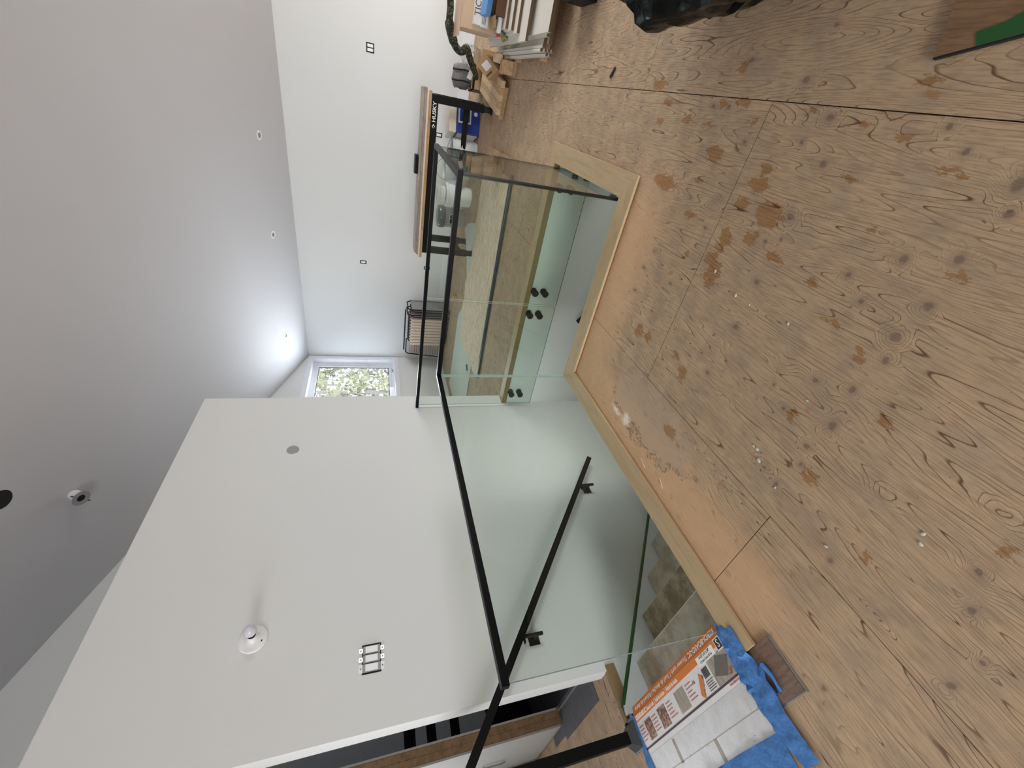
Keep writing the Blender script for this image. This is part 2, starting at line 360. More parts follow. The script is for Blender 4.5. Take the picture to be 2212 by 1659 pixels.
BULB = plain('unlit_bulb_glass', C(206, 206, 214), .12); FOAMW = plain('foam_block', C(214, 190, 160), .9, scale=40)
PANELT = G('printed_tile_photo'); _n = PANELT.noise(PANELT.P, 11, 6, .7); _v = PANELT.noise(PANELT.P, 70, 3)
PANELT = PANELT.done(PANELT.mix(PANELT.ss(_v, .68, .73, 0, .8), PANELT.mix(_n, C(172, 172, 172), C(228, 228, 230)), C(110, 106, 102)), .35)
PHOTOB = G('printed_wood_photo'); _n = PHOTOB.noise(PHOTOB.vec('MULTIPLY', PHOTOB.P, (60, 14, 8)), 1.0, 3); PHOTOB = PHOTOB.done(PHOTOB.mix(_n, C(122, 112, 102), C(190, 182, 168)), .5)
PHOTOR = G('printed_red_photo'); _n = PHOTOR.noise(PHOTOR.P, 90, 3); PHOTOR = PHOTOR.done(PHOTOR.mix(PHOTOR.ss(_n, .35, .65), C(112, 66, 58), C(176, 146, 122)), .5)
PHOTOD = plain('printed_dark_photo', C(104, 98, 92), .5, scale=60, var=.2)

def glass(name, tint, edge=None):
    g = G(name); g.n.remove(g.b); out = g.n['Material Output']
    tr = g.new('ShaderNodeBsdfTransparent'); tr.inputs[0].default_value = tint
    gl = g.new('ShaderNodeBsdfGlossy'); gl.inputs['Roughness'].default_value = .01
    ge = g.new('ShaderNodeNewGeometry'); cs = g.math('ABSOLUTE', g.vec('DOT_PRODUCT', ge.outputs['Incoming'], ge.outputs['Normal']))
    sch = g.math('MULTIPLY_ADD', g.math('POWER', g.math('SUBTRACT', 1.0, cs, clamp=True), 5.0), .9, .026)
    nz = g.noise(g.P, 3, 2); mx = g.new('ShaderNodeMixShader')
    g.put(mx.inputs[0], g.math('MULTIPLY', sch, g.math('ADD', g.math('MULTIPLY', nz, .1), .9)))
    g.put(mx.inputs[1], tr.outputs[0]); g.put(mx.inputs[2], gl.outputs[0]); g.put(out.inputs[0], mx.outputs[0]); return g.m
GLASS = glass('guard_glass', (.912, .943, .918, 1)); WGLASS = glass('window_glass', (.97, .98, .98, 1))
GEDGE = plain('glass_edge', C(88, 104, 104), .2); GEDGED = plain('glass_joint_black', C(14, 16, 16), .3); GEDGEL = plain('glass_edge_light', C(176, 194, 182), .25)
CLEAR = glass('clear_film', (.86, .86, .86, 1))

# ================================================================== THE SETTING
# stair opening in the floor: one arm along the stair wall, one arm to the right behind it
XL, XG, XR = -2.72, -1.57, -.32       # stair wall, edge of the near arm, right end
YN, YC, YF = .48, 2.265, 3.38         # top of the stairs, near edge of the far arm, far edge
FX0, FX1, FY0, FY1 = -4.7, 4.4, -5.5, 7.35
HOLES = [(XL-.02, XG, YN, YF), (XG-.001, XR, YC, YF)]
def cut(rects, h):
    out = []
    for x0, x1, y0, y1 in rects:
        a, b, c, d = max(x0, h[0]), min(x1, h[1]), max(y0, h[2]), min(y1, h[3])
        if a >= b or c >= d: out.append((x0, x1, y0, y1)); continue
        for q in ((x0, a, y0, y1), (b, x1, y0, y1), (a, b, y0, c), (a, b, d, y1)):
            if q[1]-q[0] > 1e-4 and q[3]-q[2] > 1e-4: out.append(q)
    return out
def holes(r, mg=0.0):
    for h in HOLES: r = cut(r, (h[0]-mg, h[1]+mg, h[2]-mg, h[3]+mg))
    return r
b = M()
for q in holes([(FX0, FX1, FY0, FY1)], .05): b.box(q[0], q[1], q[2], q[3], -.26, -.019)
FLOOR = struct('floor', b, DECKC)
xb = [FX0, -3.50, -2.28, -1.042, .172, 1.40, 2.62, 3.84, FX1]
yoff = [1.0, 2.2, .61, 1.478, 2.40, 1.2, 2.0, .9]
for i in range(8):
    ys = [FY0] + [y for y in [yoff[i] + 2.44*k for k in range(-4, 5)] if FY0+.1 < y < FY1-.1] + [FY1]
    for y0, y1 in zip(ys, ys[1:]):
        g_ = .0016
        rs = holes([(xb[i]+g_, xb[i+1]-g_, y0+g_, y1-g_)])
        if not rs: continue
        b = M()
        for q in rs: b.box(q[0], q[1], q[2], q[3], -.0185, random.choice([0, 0, -.0006]))
        obj('plywood_sheet', b, PLY, FLOOR)
# lower storey floor under the flight
struct('floor_lower', M().box(-2.75, 2.5, .3, 3.6, -2.75, -2.66), DECKC)

def ceil(y): return 2.53 + .334*(7.35-y) if y > -.5 else 2.53 + .334*7.85 - .334*(-.5-y)
T = .16
b = M(); b.prism([(7.6, ceil(7.6)), (-.5, ceil(-.5)), (-5.7, ceil(-5.7)), (-5.7, ceil(-5.7)+T), (-.5, ceil(-.5)+T), (7.6, ceil(7.6)+T)], FX0-.2, FX1+.2, 'x')
CEILING = struct('ceiling', b, CEIL)
struct('wall_far', M().box(FX0-.2, FX1+.2, 7.35, 7.5, -.05, 2.56), PAINT)
# gable wall with the small window
WY0, WY1, WZ0, WZ1 = 6.04, 7.265, .955, 2.452
b = M()
top = lambda ys: [(y, ceil(y)+.02) for y in ys]
b.prism([(-5.6, -.05), (WY0, -.05)] + top([WY0, -.5, -5.6]), FX0-.16, FX0, 'x')
b.prism([(WY1, -.05), (7.36, -.05)] + top([7.36, WY1]), FX0-.16, FX0, 'x')
b.box(FX0-.16, FX0, WY0, WY1, -.05, WZ0)
b.prism([(WY0, WZ1), (WY1, WZ1)] + top([WY1, WY0]), FX0-.16, FX0, 'x')
struct('wall_window', b, PAINT)
b = M()
b.prism([(-5.6, -.05), (3.2, -.05)] + top([3.2, -.5, -5.6]), FX1, FX1+.16, 'x')
b.prism([(6.8, -.05), (7.36, -.05)] + top([7.36, 6.8]), FX1, FX1+.16, 'x')
b.box(FX1, FX1+.16, 3.2, 6.8, -.05, .85)
b.prism([(3.2, 2.35), (6.8, 2.35)] + top([6.8, 3.2]), FX1, FX1+.16, 'x')
struct('wall_right', b, PAINT)
b = M(); z4 = ceil(-5.5)+.02
b.box(FX0, -2.9, -5.65, -5.5, -.05, z4); b.box(2.3, FX1, -5.65, -5.5, -.05, z4)
b.box(-2.9, 2.3, -5.65, -5.5, -.05, .3); b.box(-2.9, 2.3, -5.65, -5.5, 2.4, z4)
struct('wall_back', b, PAINT)
# stair wall: the white block beside the stairs, lower than the sloping ceiling, with a doorway
b = M()
b.box(XL-.125, XL, .735, 3.50, -.0186, 2.81); b.box(XL-.125, XL, -.45, .735, 2.06, 2.81); b.box(XL-.125, XL, -5.5, -.45, 0, 2.81)
b.box(FX0, XL-.125, 3.38, 3.50, 0, 2.81)
WSTAIR = struct('wall_stair', b, PAINT)
struct('wall_stair_below', M().box(XL-.125, XL, .3, 3.50, -2.7, -.0186), PAINT)
struct('wall_stairwell_far', M().box(XL, 2.5, YF, YF+.1, -2.7, -.02), PAINT)
struct('wall_stairwell_near', M().box(XG+.012, 2.5, YC-.1, YC, -2.7, -.02), PAINT)
struct('wall_stairwell_side', M().box(XG, XG+.1, .38, YC, -2.7, -.02), PAINT)
struct('wall_stairwell_end', M().box(XR, XR+.1, YC, YF, -.5, -.02), PAINT)
struct('wall_lower_end', M().box(2.4, 2.5, YC, YF, -2.66, -.27), PAINT)
struct('wall_stairwell_start', M().box(XL, XG, .36, .44, -2.7, -.02), PAINT)
# partition inside the doorway, its end still showing bare studs between the drywall edges
WIN = struct('wall_inner', M().box(-4.6, -3.795, .768, .858, 0, 2.3), PAINT)
obj('drywall_sheet', M().box(-4.6, -3.78, .754, .767, .012, 2.3), PAINT, WIN)
obj('drywall_sheet', M().box(-4.6, -3.78, .859, .872, .012, 2.3), PAINT, WIN)
obj('drywall_edge', M().box(-3.7805, -3.776, .7535, .767, .012, 2.3), DRYEDGE, WIN)
obj('drywall_edge', M().box(-3.7805, -3.776, .859, .8725, .012, 2.3), DRYEDGE, WIN)
obj('stud', M().box(-3.795, -3.778, .769, .812, .0, 2.3), STUD, WIN)
obj('stud', M().box(-3.795, -3.779, .8135, .857, .0, 2.3), STUD, WIN)
obj('pull_bar', M().tube([(-4.30, .745, .36), (-4.30, .738, .40), (-4.28, .738, .52), (-4.28, .746, .55)], .006, 6), STEEL, WIN)
# baseboards
struct('baseboard_far', M().box(FX0, FX1, 7.336, 7.35, .012, .155), TRIMW)
struct('baseboard_window', M().box(FX0, FX0+.014, 3.51, 7.335, .012, .155), TRIMW)
# kerb of pale wood round the opening, mitred at the corners (trim_1..4), darker inside lip
def kerb(name, poly, mt): 
    b = M().prism(poly, .006, .021); struct(name, b, mt)
IX, IY, IR, IF = -1.585, 2.278, -.335, 3.366   # inner edges
OX, OY, OR, OF = -1.474, 2.152, -.200, 3.475   # outer edges
kerb('trim_1', [(IX, .362), (OX, .362), (OX, OY-.0005), (IX, IY-.0005)], OAK)
kerb('trim_2', [(OX, OY), (OR, OY), (IR, IY), (IX, IY)], OAKX)
kerb('trim_3', [(OR, OY+.0006), (OR, OF-.0006), (IR, IF-.0006), (IR, IY+.0006)], OAK)
kerb('trim_4', [(OR, OF), (XL, OF), (XL, IF), (IR, IF)], OAKX)
struct('trim_5', M().box(XL, -.336, IF-.004, IF-.0005, -.03, .0205), OAKEDGE)
struct('trim_6', M().box(XL-.03, XL+.008, .44, .766, -.055, .006), OAKEDGE)

# window in the gable wall
WN = struct('window_1', M().box(FX0-.16, FX0-.001, WY0+.001, WY0+.016, WZ0, WZ1).box(FX0-.16, FX0-.001, WY1-.016, WY1-.001, WZ0, WZ1)
    .box(FX0-.16, FX0-.001, WY0+.016, WY1-.016, WZ0+.001, WZ0+.016).box(FX0-.16, FX0-.001, WY0+.016, WY1-.016, WZ1-.016, WZ1-.001), TRIMW)
cs = .07
obj('casing', M().box(FX0, FX0+.016, WY0-cs, WY1+cs, WZ1-.006, WZ1+cs), TRIMW, WN)
obj('casing', M().box(FX0, FX0+.016, WY0-cs, WY1+cs, WZ0-cs, WZ0+.006), TRIMW, WN)
obj('casing', M().box(FX0, FX0+.0158, WY0-cs, WY0+.006, WZ0+.006, WZ1-.006), TRIMW, WN)
obj('casing', M().box(FX0, FX0+.0158, WY1-.006, WY1+cs, WZ0+.006, WZ1-.006), TRIMW, WN)
def rectring(x0, x1, y0, y1, z0, z1, wd):
    return M().box(x0, x1, y0, y0+wd, z0, z1).box(x0, x1, y1-wd, y1, z0, z1).box(x0, x1, y0+wd, y1-wd, z0, z0+wd).box(x0, x1, y0+wd, y1-wd, z1-wd, z1)
FR = obj('window_frame', rectring(FX0-.158, FX0-.10, WY0+.016, WY1-.016, WZ0+.016, WZ1-.016, .045), TRIMW, WN)
SA = obj('sash', rectring(FX0-.148, FX0-.112, WY0+.062, WY1-.062, WZ0+.062, WZ1-.062, .05), TRIMW, WN)
obj('gasket', rectring(FX0-.140, FX0-.128, WY0+.112, WY1-.112, WZ0+.112, WZ1-.112, .009), GAPD, SA)
obj('pane', M().box(FX0-.136, FX0-.130, WY0+.119, WY1-.119, WZ0+.119, WZ1-.119), WGLASS, SA)
obj('crank_handle', M().rbox((FX0-.088, WY1-.26, WZ0+.04), (.022, .07, .018), (0,0,0), 0, .004).tube([(FX0-.08, WY1-.28, WZ0+.045), (FX0-.06, WY1-.21, WZ0+.06)], .006, 6), GREYP, WN)
obj('sash_lock', M().rbox((FX0-.106, WY0+.075, WZ0+.34), (.012, .02, .13), (0,0,0), 0, .003), GREYP, WN)

# ================================================================== STAIRS
ST = thing('staircase', 'worn unfinished staircase going down beside the white stair wall', 'stairs', (-2.14, .48, -1.52))
RISE, RUN = .19, .25
for i in range(1, 8):
    y0 = YN + RUN*(i-1)
    obj('tread', M().box(XL+.045, XG-.002, y0-.018, y0+RUN-.001, -RISE*i-.03, -RISE*i, 0, .004), TREADB if i in (2, 5) else TREAD, ST)
    obj('riser', M().box(XL+.045, XG-.002, y0+.004, y0+.018, -RISE*i-.001, -RISE*(i-1)-.032), PAINT, ST)
yl = YN + RUN*7
obj('riser', M().box(XL+.045, XG-.002, yl+.004, yl+.018, -RISE*8, -RISE*7-.032), PAINT, ST)
obj('landing', M().box(XL+.002, XG-.002, yl, IF, -RISE*8-.04, -RISE*8), TREAD, ST)
for i in range(1, 5):
    x0 = XG + RUN*(i-1)
    obj('tread', M().box(x0-.018, x0+RUN-.001, YC+.002, IF-.002, -RISE*(8+i)-.03, -RISE*(8+i), 0, .004), TREAD, ST)
    obj('riser', M().box(x0+.004, x0+.018, YC+.002, IF-.002, -RISE*(8+i), -RISE*(7+i)-.032), PAINT, ST)
zs = lambda y: .006-.7585*(y-.547)
obj('skirt_board', M().prism([(.50, .0), (.56, zs(.56)), (2.2, zs(2.2)), (2.2, zs(2.2)-.34), (.50, -.30)], XL+.001, XL+.036, 'x'), TRIMW, ST)
b = M(); pts = [.545, .95, 1.38, 1.72, 2.15]
for a, c in zip(pts, pts[1:]):
    dz = random.uniform(0, .0012)
    b.prism([(a, zs(a)+.0008+dz), (c, zs(c)+.0008+dz), (c, zs(c)+.0028+dz), (a, zs(a)+.0028+dz)], XL+.004, XL+.0375+random.uniform(0, .002), 'x')
    b.prism([(a, zs(a)+.0028), (c, zs(c)+.0028), (c, zs(c)-.014), (a, zs(a)-.014)], XL+.0365, XL+.0375, 'x')
solo('masking_tape', b, TAPEG, 'green masking tape strip along the sloping stair skirting below the handrail', 'tape', (XL+.02, 1.3, zs(1.3)))

# ================================================================== GLASS RAILING
GR = thing('glass_railing', 'frameless glass stair railing with slim black cap rail around the floor opening', 'railing', (-1.6, 2.3, 0))
def pane(x0, x1, y0, y1, z0, z1, e0=1, e1=1, top=1):
    """upright pane; e0/e1: material slots of its two upright edges"""
    vs = [(x, y, z) for z in (z0, z1) for y in (y0, y1) for x in (x0, x1)]; b = M()
    along_x = (x1-x0) > (y1-y0)
    fs = [((0,2,3,1), 1), ((4,5,7,6), 1), ((0,1,5,4), 0 if along_x else e0), ((2,6,7,3), 0 if along_x else e1), ((0,4,6,2), e0 if along_x else 0), ((1,3,7,5), e1 if along_x else 0)]
    vv = [b.bm.verts.new(v) for v in vs]
    for f, mi in fs: b.bm.faces.new([vv[i] for i in f]).material_index = mi
    return obj('glass_panel', b, [GLASS, GEDGE, GEDGED, GEDGEL], GR)
GX, GY, GE, GF = -1.612, 2.306, -.358, 3.328
TH = .012; Z0, Z1 = -.29, .925
pane(GX-TH, GX, .472, GY-.004, Z0, Z1, 1, 3)                 # beside the first flight
pane(GX-.001, GE, GY, GY+TH, Z0, Z1, 3, 2)                     # front of the far arm
pane(GE+.003-TH, GE+.003, GY+TH+.003, GF-TH-.003, Z0, Z1, 2, 2)   # right end
pane(-1.508, GE, GF-TH, GF, Z0, Z1, 3, 2)                      # far side, right half
pane(XL+.03, -1.524, GF-TH, GF, Z0, Z1, 3, 3)                  # far side, left half
cw, ct, cb = .015, .951, .922
def cap(p0, p1, mt=CAPM):
    (x0, y0), (x1, y1) = p0, p1
    b = M().box(min(x0, x1)-cw, max(x0, x1)+cw, min(y0, y1)-cw, max(y0, y1)+cw, cb, ct, 0, .002)
    return obj('cap_rail', b, mt, GR)
cap((GX-TH/2, .462+cw), (GX-TH/2, GY+.005)); cap((GX-TH/2+2*cw+.001, GY+.006), (GE-.008+cw, GY+.006))
cap((GE-.003, GY+.006+2*cw+.001), (GE-.003, GF-.006)); cap((XL+cw, GF-.006), (GE-.003-2*cw-.001, GF-.006))
for sx_, sy_ in ((GE+.008, GY+.003),):
    obj('corner_seal', M().box(sx_-.004, sx_+.004, sy_-.005, sy_+.005, Z0, cb-.0005), GEDGED, GR, 'black seal at the glass corner')
def standoff(x, y, z, d):
    """round clamp through the glass: barrel behind, disc in front; d points from the wall to the stairs"""
    d = Vector(d); p = Vector((x, y, z))
    o = obj('standoff', M().cyl(p-d*.046, p-d*.032, .030, n=20).cyl(p-d*.0318, p-d*.0002, .021, n=16), BLACKM, GR, smooth=40)
    obj('standoff_cap', M().cyl(p+d*.0125, p+d*.027, .031, n=20), BLACKM, o, smooth=40)
for x in (-.50, -1.395, -1.622, -2.566):
    for z in (-.05, -.148): standoff(x, GF, z, (0, -1, 0))
for x in (-.55, -1.42):
    for z in (-.07, -.17): standoff(x, GY, z, (0, 1, 0))
for y in (2.50, 3.13):
    for z in (-.07, -.17): standoff(GE+.003, y, z, (-1, 0, 0))
for y in (.75, 2.02):
    for z in (-.07, -.17): standoff(GX, y, z, (-1, 0, 0))

# handrails
def rail(name, label, pts, brackets, base, wall):
    h = thing(name, label, 'handrail', base)
    obj('rail_bar', M().tube(pts, .031, 4), BLACK, h)
    for q in brackets:
        q = Vector(q); wv = Vector(wall)             # wall: direction into the wall
        t = (Vector(pts[-1])-Vector(pts[0])).normalized()
        o = obj('bracket', M().tube([q, q-Vector((0, 0, .125)), ], .012, 8).rbox(q+Vector((0, 0, .0)), (.03, .075, .006) if abs(wv.x) > .5 else (.075, .03, .006)), BLACKM, h, smooth=40)
        obj('bracket_arm', M().tube([q-Vector((0, 0, .082)), q-Vector((0, 0, .082))+wv*.062], .012, 8), BLACKM, o, smooth=40)
        e = q-Vector((0, 0, .082))+wv*.068
        obj('wall_plate', M().rbox(e, (.008, .07, .07) if abs(wv.x) > .5 else (.07, .008, .07), (0, 0, 0), 0, .001), BLACKM, o)
    return h
hz = lambda y: .908-.789*(y-.487)
hx = XL+.075
rail('stair_handrail', 'black square handrail sloping down the white stair wall', [(hx, .455, hz(.455)), (hx, 2.40, hz(2.40))],
     [(hx, .99, hz(.99)-.022), (hx, 2.09, hz(2.09)-.022)], (XL, 1.4, 0), (-1, 0, 0))
rail('lower_handrail', 'short end of a second black handrail low on the wall across the stairwell', [(-1.66, 3.29, -.56), (-.40, 3.29, -1.50)],
     [(-1.2, 3.29, -.94)], (-1.6, 3.36, -.6), (0, 1, 0))
NP = thing('newel_post', 'square black steel post standing at the head of the stairs in the doorway', 'post', (-2.70, .405, 0))
obj('post_shaft', M().box(-2.722, -2.668, .378, .432, .012, 1.02, 0, .002), BLACK, NP)
obj('post_top_cap', M().box(-2.725, -2.665, .375, .435, 1.02, 1.03), BLACK, NP)
obj('base_flange', M().prism([(-2.765, .34), (-2.625, .34), (-2.625, .475), (-2.765, .475)], 0, .006), DGREY, NP)
b = M(); lo = [(-2.757, .348), (-2.633, .348), (-2.633, .467), (-2.757, .467)]; hi = [(-2.725, .375), (-2.665, .375), (-2.665, .435), (-2.725, .435)]
b._add([(x, y, .006) for x, y in lo] + [(x, y, .05) for x, y in hi], [(0,1,5,4), (1,2,6,5), (2,3,7,6), (3,0,4,7), (3,2,1,0), (4,5,6,7)])
obj('base_cover', b, DGREY, NP)

# ================================================================== CARTON AND TAPE AT THE HEAD OF THE STAIRS
CT = thing('flattened_carton', 'flattened orange and white product carton laid at the head of the stairs', 'carton', (-2.12, .3, 0))
cx0, cx1 = -2.622, -1.632
def sheet(x0, x1, y0, y1, z=.0035, t=.0005): return M().box(x0, x1, y0, y1, z-t, z)
obj('carton_panel', M().box(cx0, cx1, .128, .472, .0005, .0034), CARDW, CT)
flap = M(); flap._add([(cx0, .473, .0034), (cx1, .473, .0034), (cx1, .512, -.006), (cx0+.01, .512, -.006), (cx0, .473, .0005), (cx1, .473, .0005), (cx1, .512, -.009), (cx0+.01, .512, -.009)],
    [(0,1,2,3), (7,6,5,4), (0,4,5,1), (2,6,7,3), (1,5,6,2), (3,7,4,0)])
FL = obj('carton_flap', flap, ORANGE, CT, 'orange folded flap with white lettering')
obj('orange_band', sheet(cx0, cx1, .442, .4715, .0040), ORANGE, CT)
obj('plum_line', sheet(cx0, cx1, .326, .334, .0040), PLUM, CT)
TP = obj('tile_picture', sheet(cx0, cx1, .129, .304, .0040), PANELT, CT, 'printed picture of pale stone tiles')
obj('grout_line', sheet(-2.34, -2.315, .21, .30, .0046), PHOTOB, TP); obj('grout_line', sheet(-2.02, -1.995, .13, .215, .0046), PHOTOB, TP)
obj('grout_line', sheet(cx0, cx1, .2145, .2165, .0046), PHOTOB, TP)
flat = lambda x, y, z=.0045: frame((x, y, z), (1, 0, 0), (0, 1, 0))
text('lettering', 'KERDI-BOARD-SC', .028, PRINTW, CT, flat(cx0+.018, .457), fit=.145, bold=.02)
text('lettering', 'Shower curb  |  Seuil de douche  |  Rebord de ducha', .026, PRINTW, CT, flat(cx0+.170, .457), fit=.385)
fm = frame((cx1-.02, .4925, .0005), (-1, 0, 0), (0, -.039, .0094))
text('lettering', 'KERDI-BOARD-SC', .030, PRINTW, FL, fm, fit=.25, bold=.02)
fm2 = frame((cx1-.285, .4925, .0005), (-1, 0, 0), (0, -.039, .0094))
text('lettering', 'Shower curb / Seuil de douche / Rebord de ducha', .028, PRINTW, FL, fm2, fit=.66)
sb = obj('size_label', sheet(-1.86, -1.71, .428, .462, .0046), PRINTW, CT)
text('lettering', '4-1/2" x 6" x 38"', .014, PRINTK, sb, flat(-1.785, .4535, .0051), 'CENTER'); text('lettering', '11,5 cm x 15 cm x 97 cm', .012, PRINTK, sb, flat(-1.785, .4375, .0051), 'CENTER', sx=.85)
lg = obj('maker_logo', sheet(-1.688, -1.641, .424, .468, .0046), PRINTW, CT)
obj('logo_square', sheet(-1.684, -1.645, .428, .464, .0051), PRINTK, lg)
text('lettering', 'S', .04, PRINTW, lg, flat(-1.6645, .446, .0056), 'CENTER')
for (x0, x1, y0, y1, mt, lb) in ((-2.53, -2.45, .345, .425, PHOTOR, 'small picture of a corner detail'), (-2.36, -2.27, .345, .425, PHOTOR, 'small picture of red stone'), (-2.15, -2.05, .345, .425, PHOTOB, 'small picture of a tiled shower floor'), (-1.80, -1.634, .336, .430, PHOTOB, 'picture of a finished shower floor')):
    pp = obj('printed_picture', sheet(x0, x1, y0, y1, .0042), mt, CT, lb)
obj('printed_tile_shape', M().prism([(-1.79, .37), (-1.71, .345), (-1.65, .40), (-1.73, .425)], .0042, .0048), PHOTOD, CT)
obj('printed_tile_shape', M().prism([(-1.70, .343), (-1.672, .343), (-1.662, .362), (-1.69, .365)], .0049, .0054), PHOTOR, CT)
for j, (x, s) in enumerate(((-2.605, 'Coin'), (-2.44, 'Niche'), (-2.255, 'Rampe'), (-2.035, 'Ducha'))):
    for k in range(5):
        obj('text_line', sheet(x, x+random.uniform(.045, .075), .418-.014*k-.003, .418-.014*k, .0042), PRINTR, CT)
text('lettering', '1x', .022, PRINTK, CT, flat(-1.965, .405))
cb_ = M(); mt_ = Matrix.Translation((-1.91, .377, 0)) @ Matrix.Rotation(.9, 4, 'Z')
cb_.box(-.042, .042, -.011, .011, .0040, .0046, 0, 0, mt_); obj('printed_curb_shape', cb_, ORANGE, CT, 'printed orange curb block')
cb_ = M(); cb_.box(-.044, .044, -.020, -.0112, .0040, .0046, 0, 0, mt_); obj('printed_curb_side', cb_, PHOTOR, CT)
bars = M(); xx = -1.862
while xx < -1.815:
    wd = random.choice([.0012, .0024, .0018]); bars.box(xx, xx+wd, .385, .42, .0040, .0045); xx += wd + random.choice([.0012, .0018])
obj('barcode', bars, PRINTK, CT)
for k in range(5): obj('text_line', sheet(-1.87, -1.81+random.uniform(-.01, .01), .374-.008*k, .3762-.008*k, .0042), PRINTK, CT)
text('lettering', 'www.schluter.com', .012, PRINTR, CT, flat(-1.735, .318), sx=.85)
def tape(name, poly, label, base, z=.0052, seed=0, mat=TAPEB, ripple=.004, up=None):
    """crinkled tape: a triangulated sheet over an outline, with thickness"""
    rnd = random.Random(seed); bm = bmesh.new()
    xs = [p[0] for p in poly]; ys = [p[1] for p in poly]
    vs = [bm.verts.new((x, y, z)) for x, y in poly]; f = bm.faces.new(vs)
    bmesh.ops.triangulate(bm, faces=[f])
    for _ in range(3):
        bmesh.ops.subdivide_edges(bm, edges=[e for e in bm.edges if e.calc_length() > .03], cuts=1)
        bmesh.ops.triangulate(bm, faces=bm.faces[:])
    for v in bm.verts: v.co.z = (up(v.co) if up else z) + abs(rnd.gauss(0, ripple))
    for fq in bm.faces:
        if fq.normal.z < 0: fq.normal_flip()
    r = bmesh.ops.extrude_face_region(bm, geom=bm.faces[:]); 
    for v in [q for q in r['geom'] if isinstance(q, bmesh.types.BMVert)]: v.co.z -= .0008
    q = M(); q.bm.free(); q.bm = bm
    return solo(name, q, mat, label, 'tape', base, 'blue tape around the flattened carton', smooth=50)
tape('masking_tape', [(-1.606, .505), (-1.59, .47), (-1.572, .48), (-1.55, .452), (-1.53, .458), (-1.515, .44), (-1.525, .36), (-1.522, .27), (-1.528, .19), (-1.530, .10), (-1.52, .035), (-1.60, .03), (-1.625, .10), (-1.633, .16), (-1.645, .20), (-1.640, .27), (-1.648, .34), (-1.637, .42), (-1.632, .465)],
     'long crinkled blue masking tape down the kerb side of the carton', (-1.58, .25, 0), seed=2, up=lambda c: .0225 if c.y > .355 and c.x > -1.592 else .0092)
tape('masking_tape', [(-1.634, .139), (-1.634, .02), (-1.75, .045), (-1.9, .03), (-2.1, .05), (-2.4, .04), (-2.63, .06), (-2.63, .142), (-2.2, .138), (-1.9, .142)],
     'wide blue masking tape along the lower edge of the carton nearest the viewer', (-2.1, .09, 0), z=.0062, seed=3)
tape('masking_tape', [(-2.655, .50), (-2.63, .487), (-2.612, .46), (-2.614, .36), (-2.602, .25), (-2.61, .14), (-2.66, .12), (-2.672, .25), (-2.668, .33), (-2.660, .42)],
     'narrow blue masking tape beside the black post, left end of the carton', (-2.64, .3, 0), seed=4)
b = M(); rr = random.Random(5)
b.tube([(-1.502+.022*math.cos(a*1.05)+rr.gauss(0, .002), .262+.05*math.sin(a*1.05), .016+.006*math.sin(a*2.3)) for a in range(6)], .007, 6, True)
for v in b.bm.verts: v.co += Vector((rr.gauss(0, .0022), rr.gauss(0, .0022), rr.gauss(0, .0015)))
solo('crumpled_tape', b, TAPEB, 'crumpled loop of blue tape lying on the brown flooring sample', 'tape', (-1.50, .262, .008), smooth=50)
VP = thing('flooring_plank', 'short brown vinyl plank with pale tongue edge on the plywood at the kerb end', 'plank', (-1.45, .275, 0))
obj('plank_body', M().box(-1.60, -1.400, .187, .3605, .0004, .0076), VINYL, VP)
obj('tongue_edge', M().box(-1.3995, -1.392, .187, .3605, .0004, .0052), ALU, VP)
obj('end_edge', M().box(-1.62, -1.392, .1815, .1866, .0004, .0052), ALU, VP)

# ================================================================== FITTINGS ON WALLS AND CEILING
def device(name, label, cat, loc, xd, gangs, style, group=None):
    """bare wiring devices in a wall box: xd = direction along the wall, gangs side by side"""
    xd = Vector(xd); zd = Vector((0, 0, 1)); nd = xd.cross(zd)
    t = thing(name, label, cat, loc, group=group)
    mt = frame(loc, xd, zd); wd = .046*gangs + .014
    def bx(a0, a1, b0, b1, c0, c1, bev=0): return M().box(a0, a1, b0, b1, c0, c1, 0, bev, mt)
    obj('box_gap', bx(-wd/2, wd/2, -.052, .052, .0005, .0016), GAPD, t)
    for i in range(gangs):
        c = (i-(gangs-1)/2)*.046
        y = obj('yoke', bx(c-.021, c+.021, -.046, .046, .0018, .0045) if style == 'rocker' else bx(c-.018, c+.018, -.044, .044, .0018, .004), GREYP if style == 'rocker' else DGREY, t)
        obj('rocker' if style == 'rocker' else 'outlet_face', bx(c-.0165, c+.0165, -.0335, .0335, .0046, .010, .0012), WHITEP, y)
        if style == 'rocker':
            for sgn in (-1, 1):
                last = i == 0
                obj('mounting_ear', bx(c-.021 if last else c-.012, c+.021 if last else c+.012, sgn*.058-.010, sgn*.058+.010, .0018, .004), WHITEP if last else STEEL, y)
                obj('screw', M().cyl(mt @ Vector((c, sgn*.058, .004)), mt @ Vector((c, sgn*.058, .0055)), .004, n=8), DGREY, y)
    return t
device('wall_switch', 'row of three bare light switches without cover plate on the stair wall', 'switch', (XL, 1.073, 1.371), (0, 1, 0), 3, 'rocker')
device('wall_outlet', 'uncovered double device box high on the far wall, right of the workbench', 'outlet', (.206, 7.35, 1.39), (1, 0, 0), 2, 'out')
device('wall_outlet', 'uncovered single device box on the far wall above the workbench, chest high', 'outlet', (-2.754, 7.35, 1.518), (1, 0, 0), 1, 'out')
device('wall_outlet', 'low uncovered outlet on the far wall behind the workbench legs, beside the blue cooler', 'outlet', (-.647, 7.35, .40), (1, 0, 0), 1, 'out')
device('wall_outlet', 'low uncovered outlet on the far wall between workbench and folded chairs', 'outlet', (-2.763, 7.35, .432), (1, 0, 0), 1, 'out')
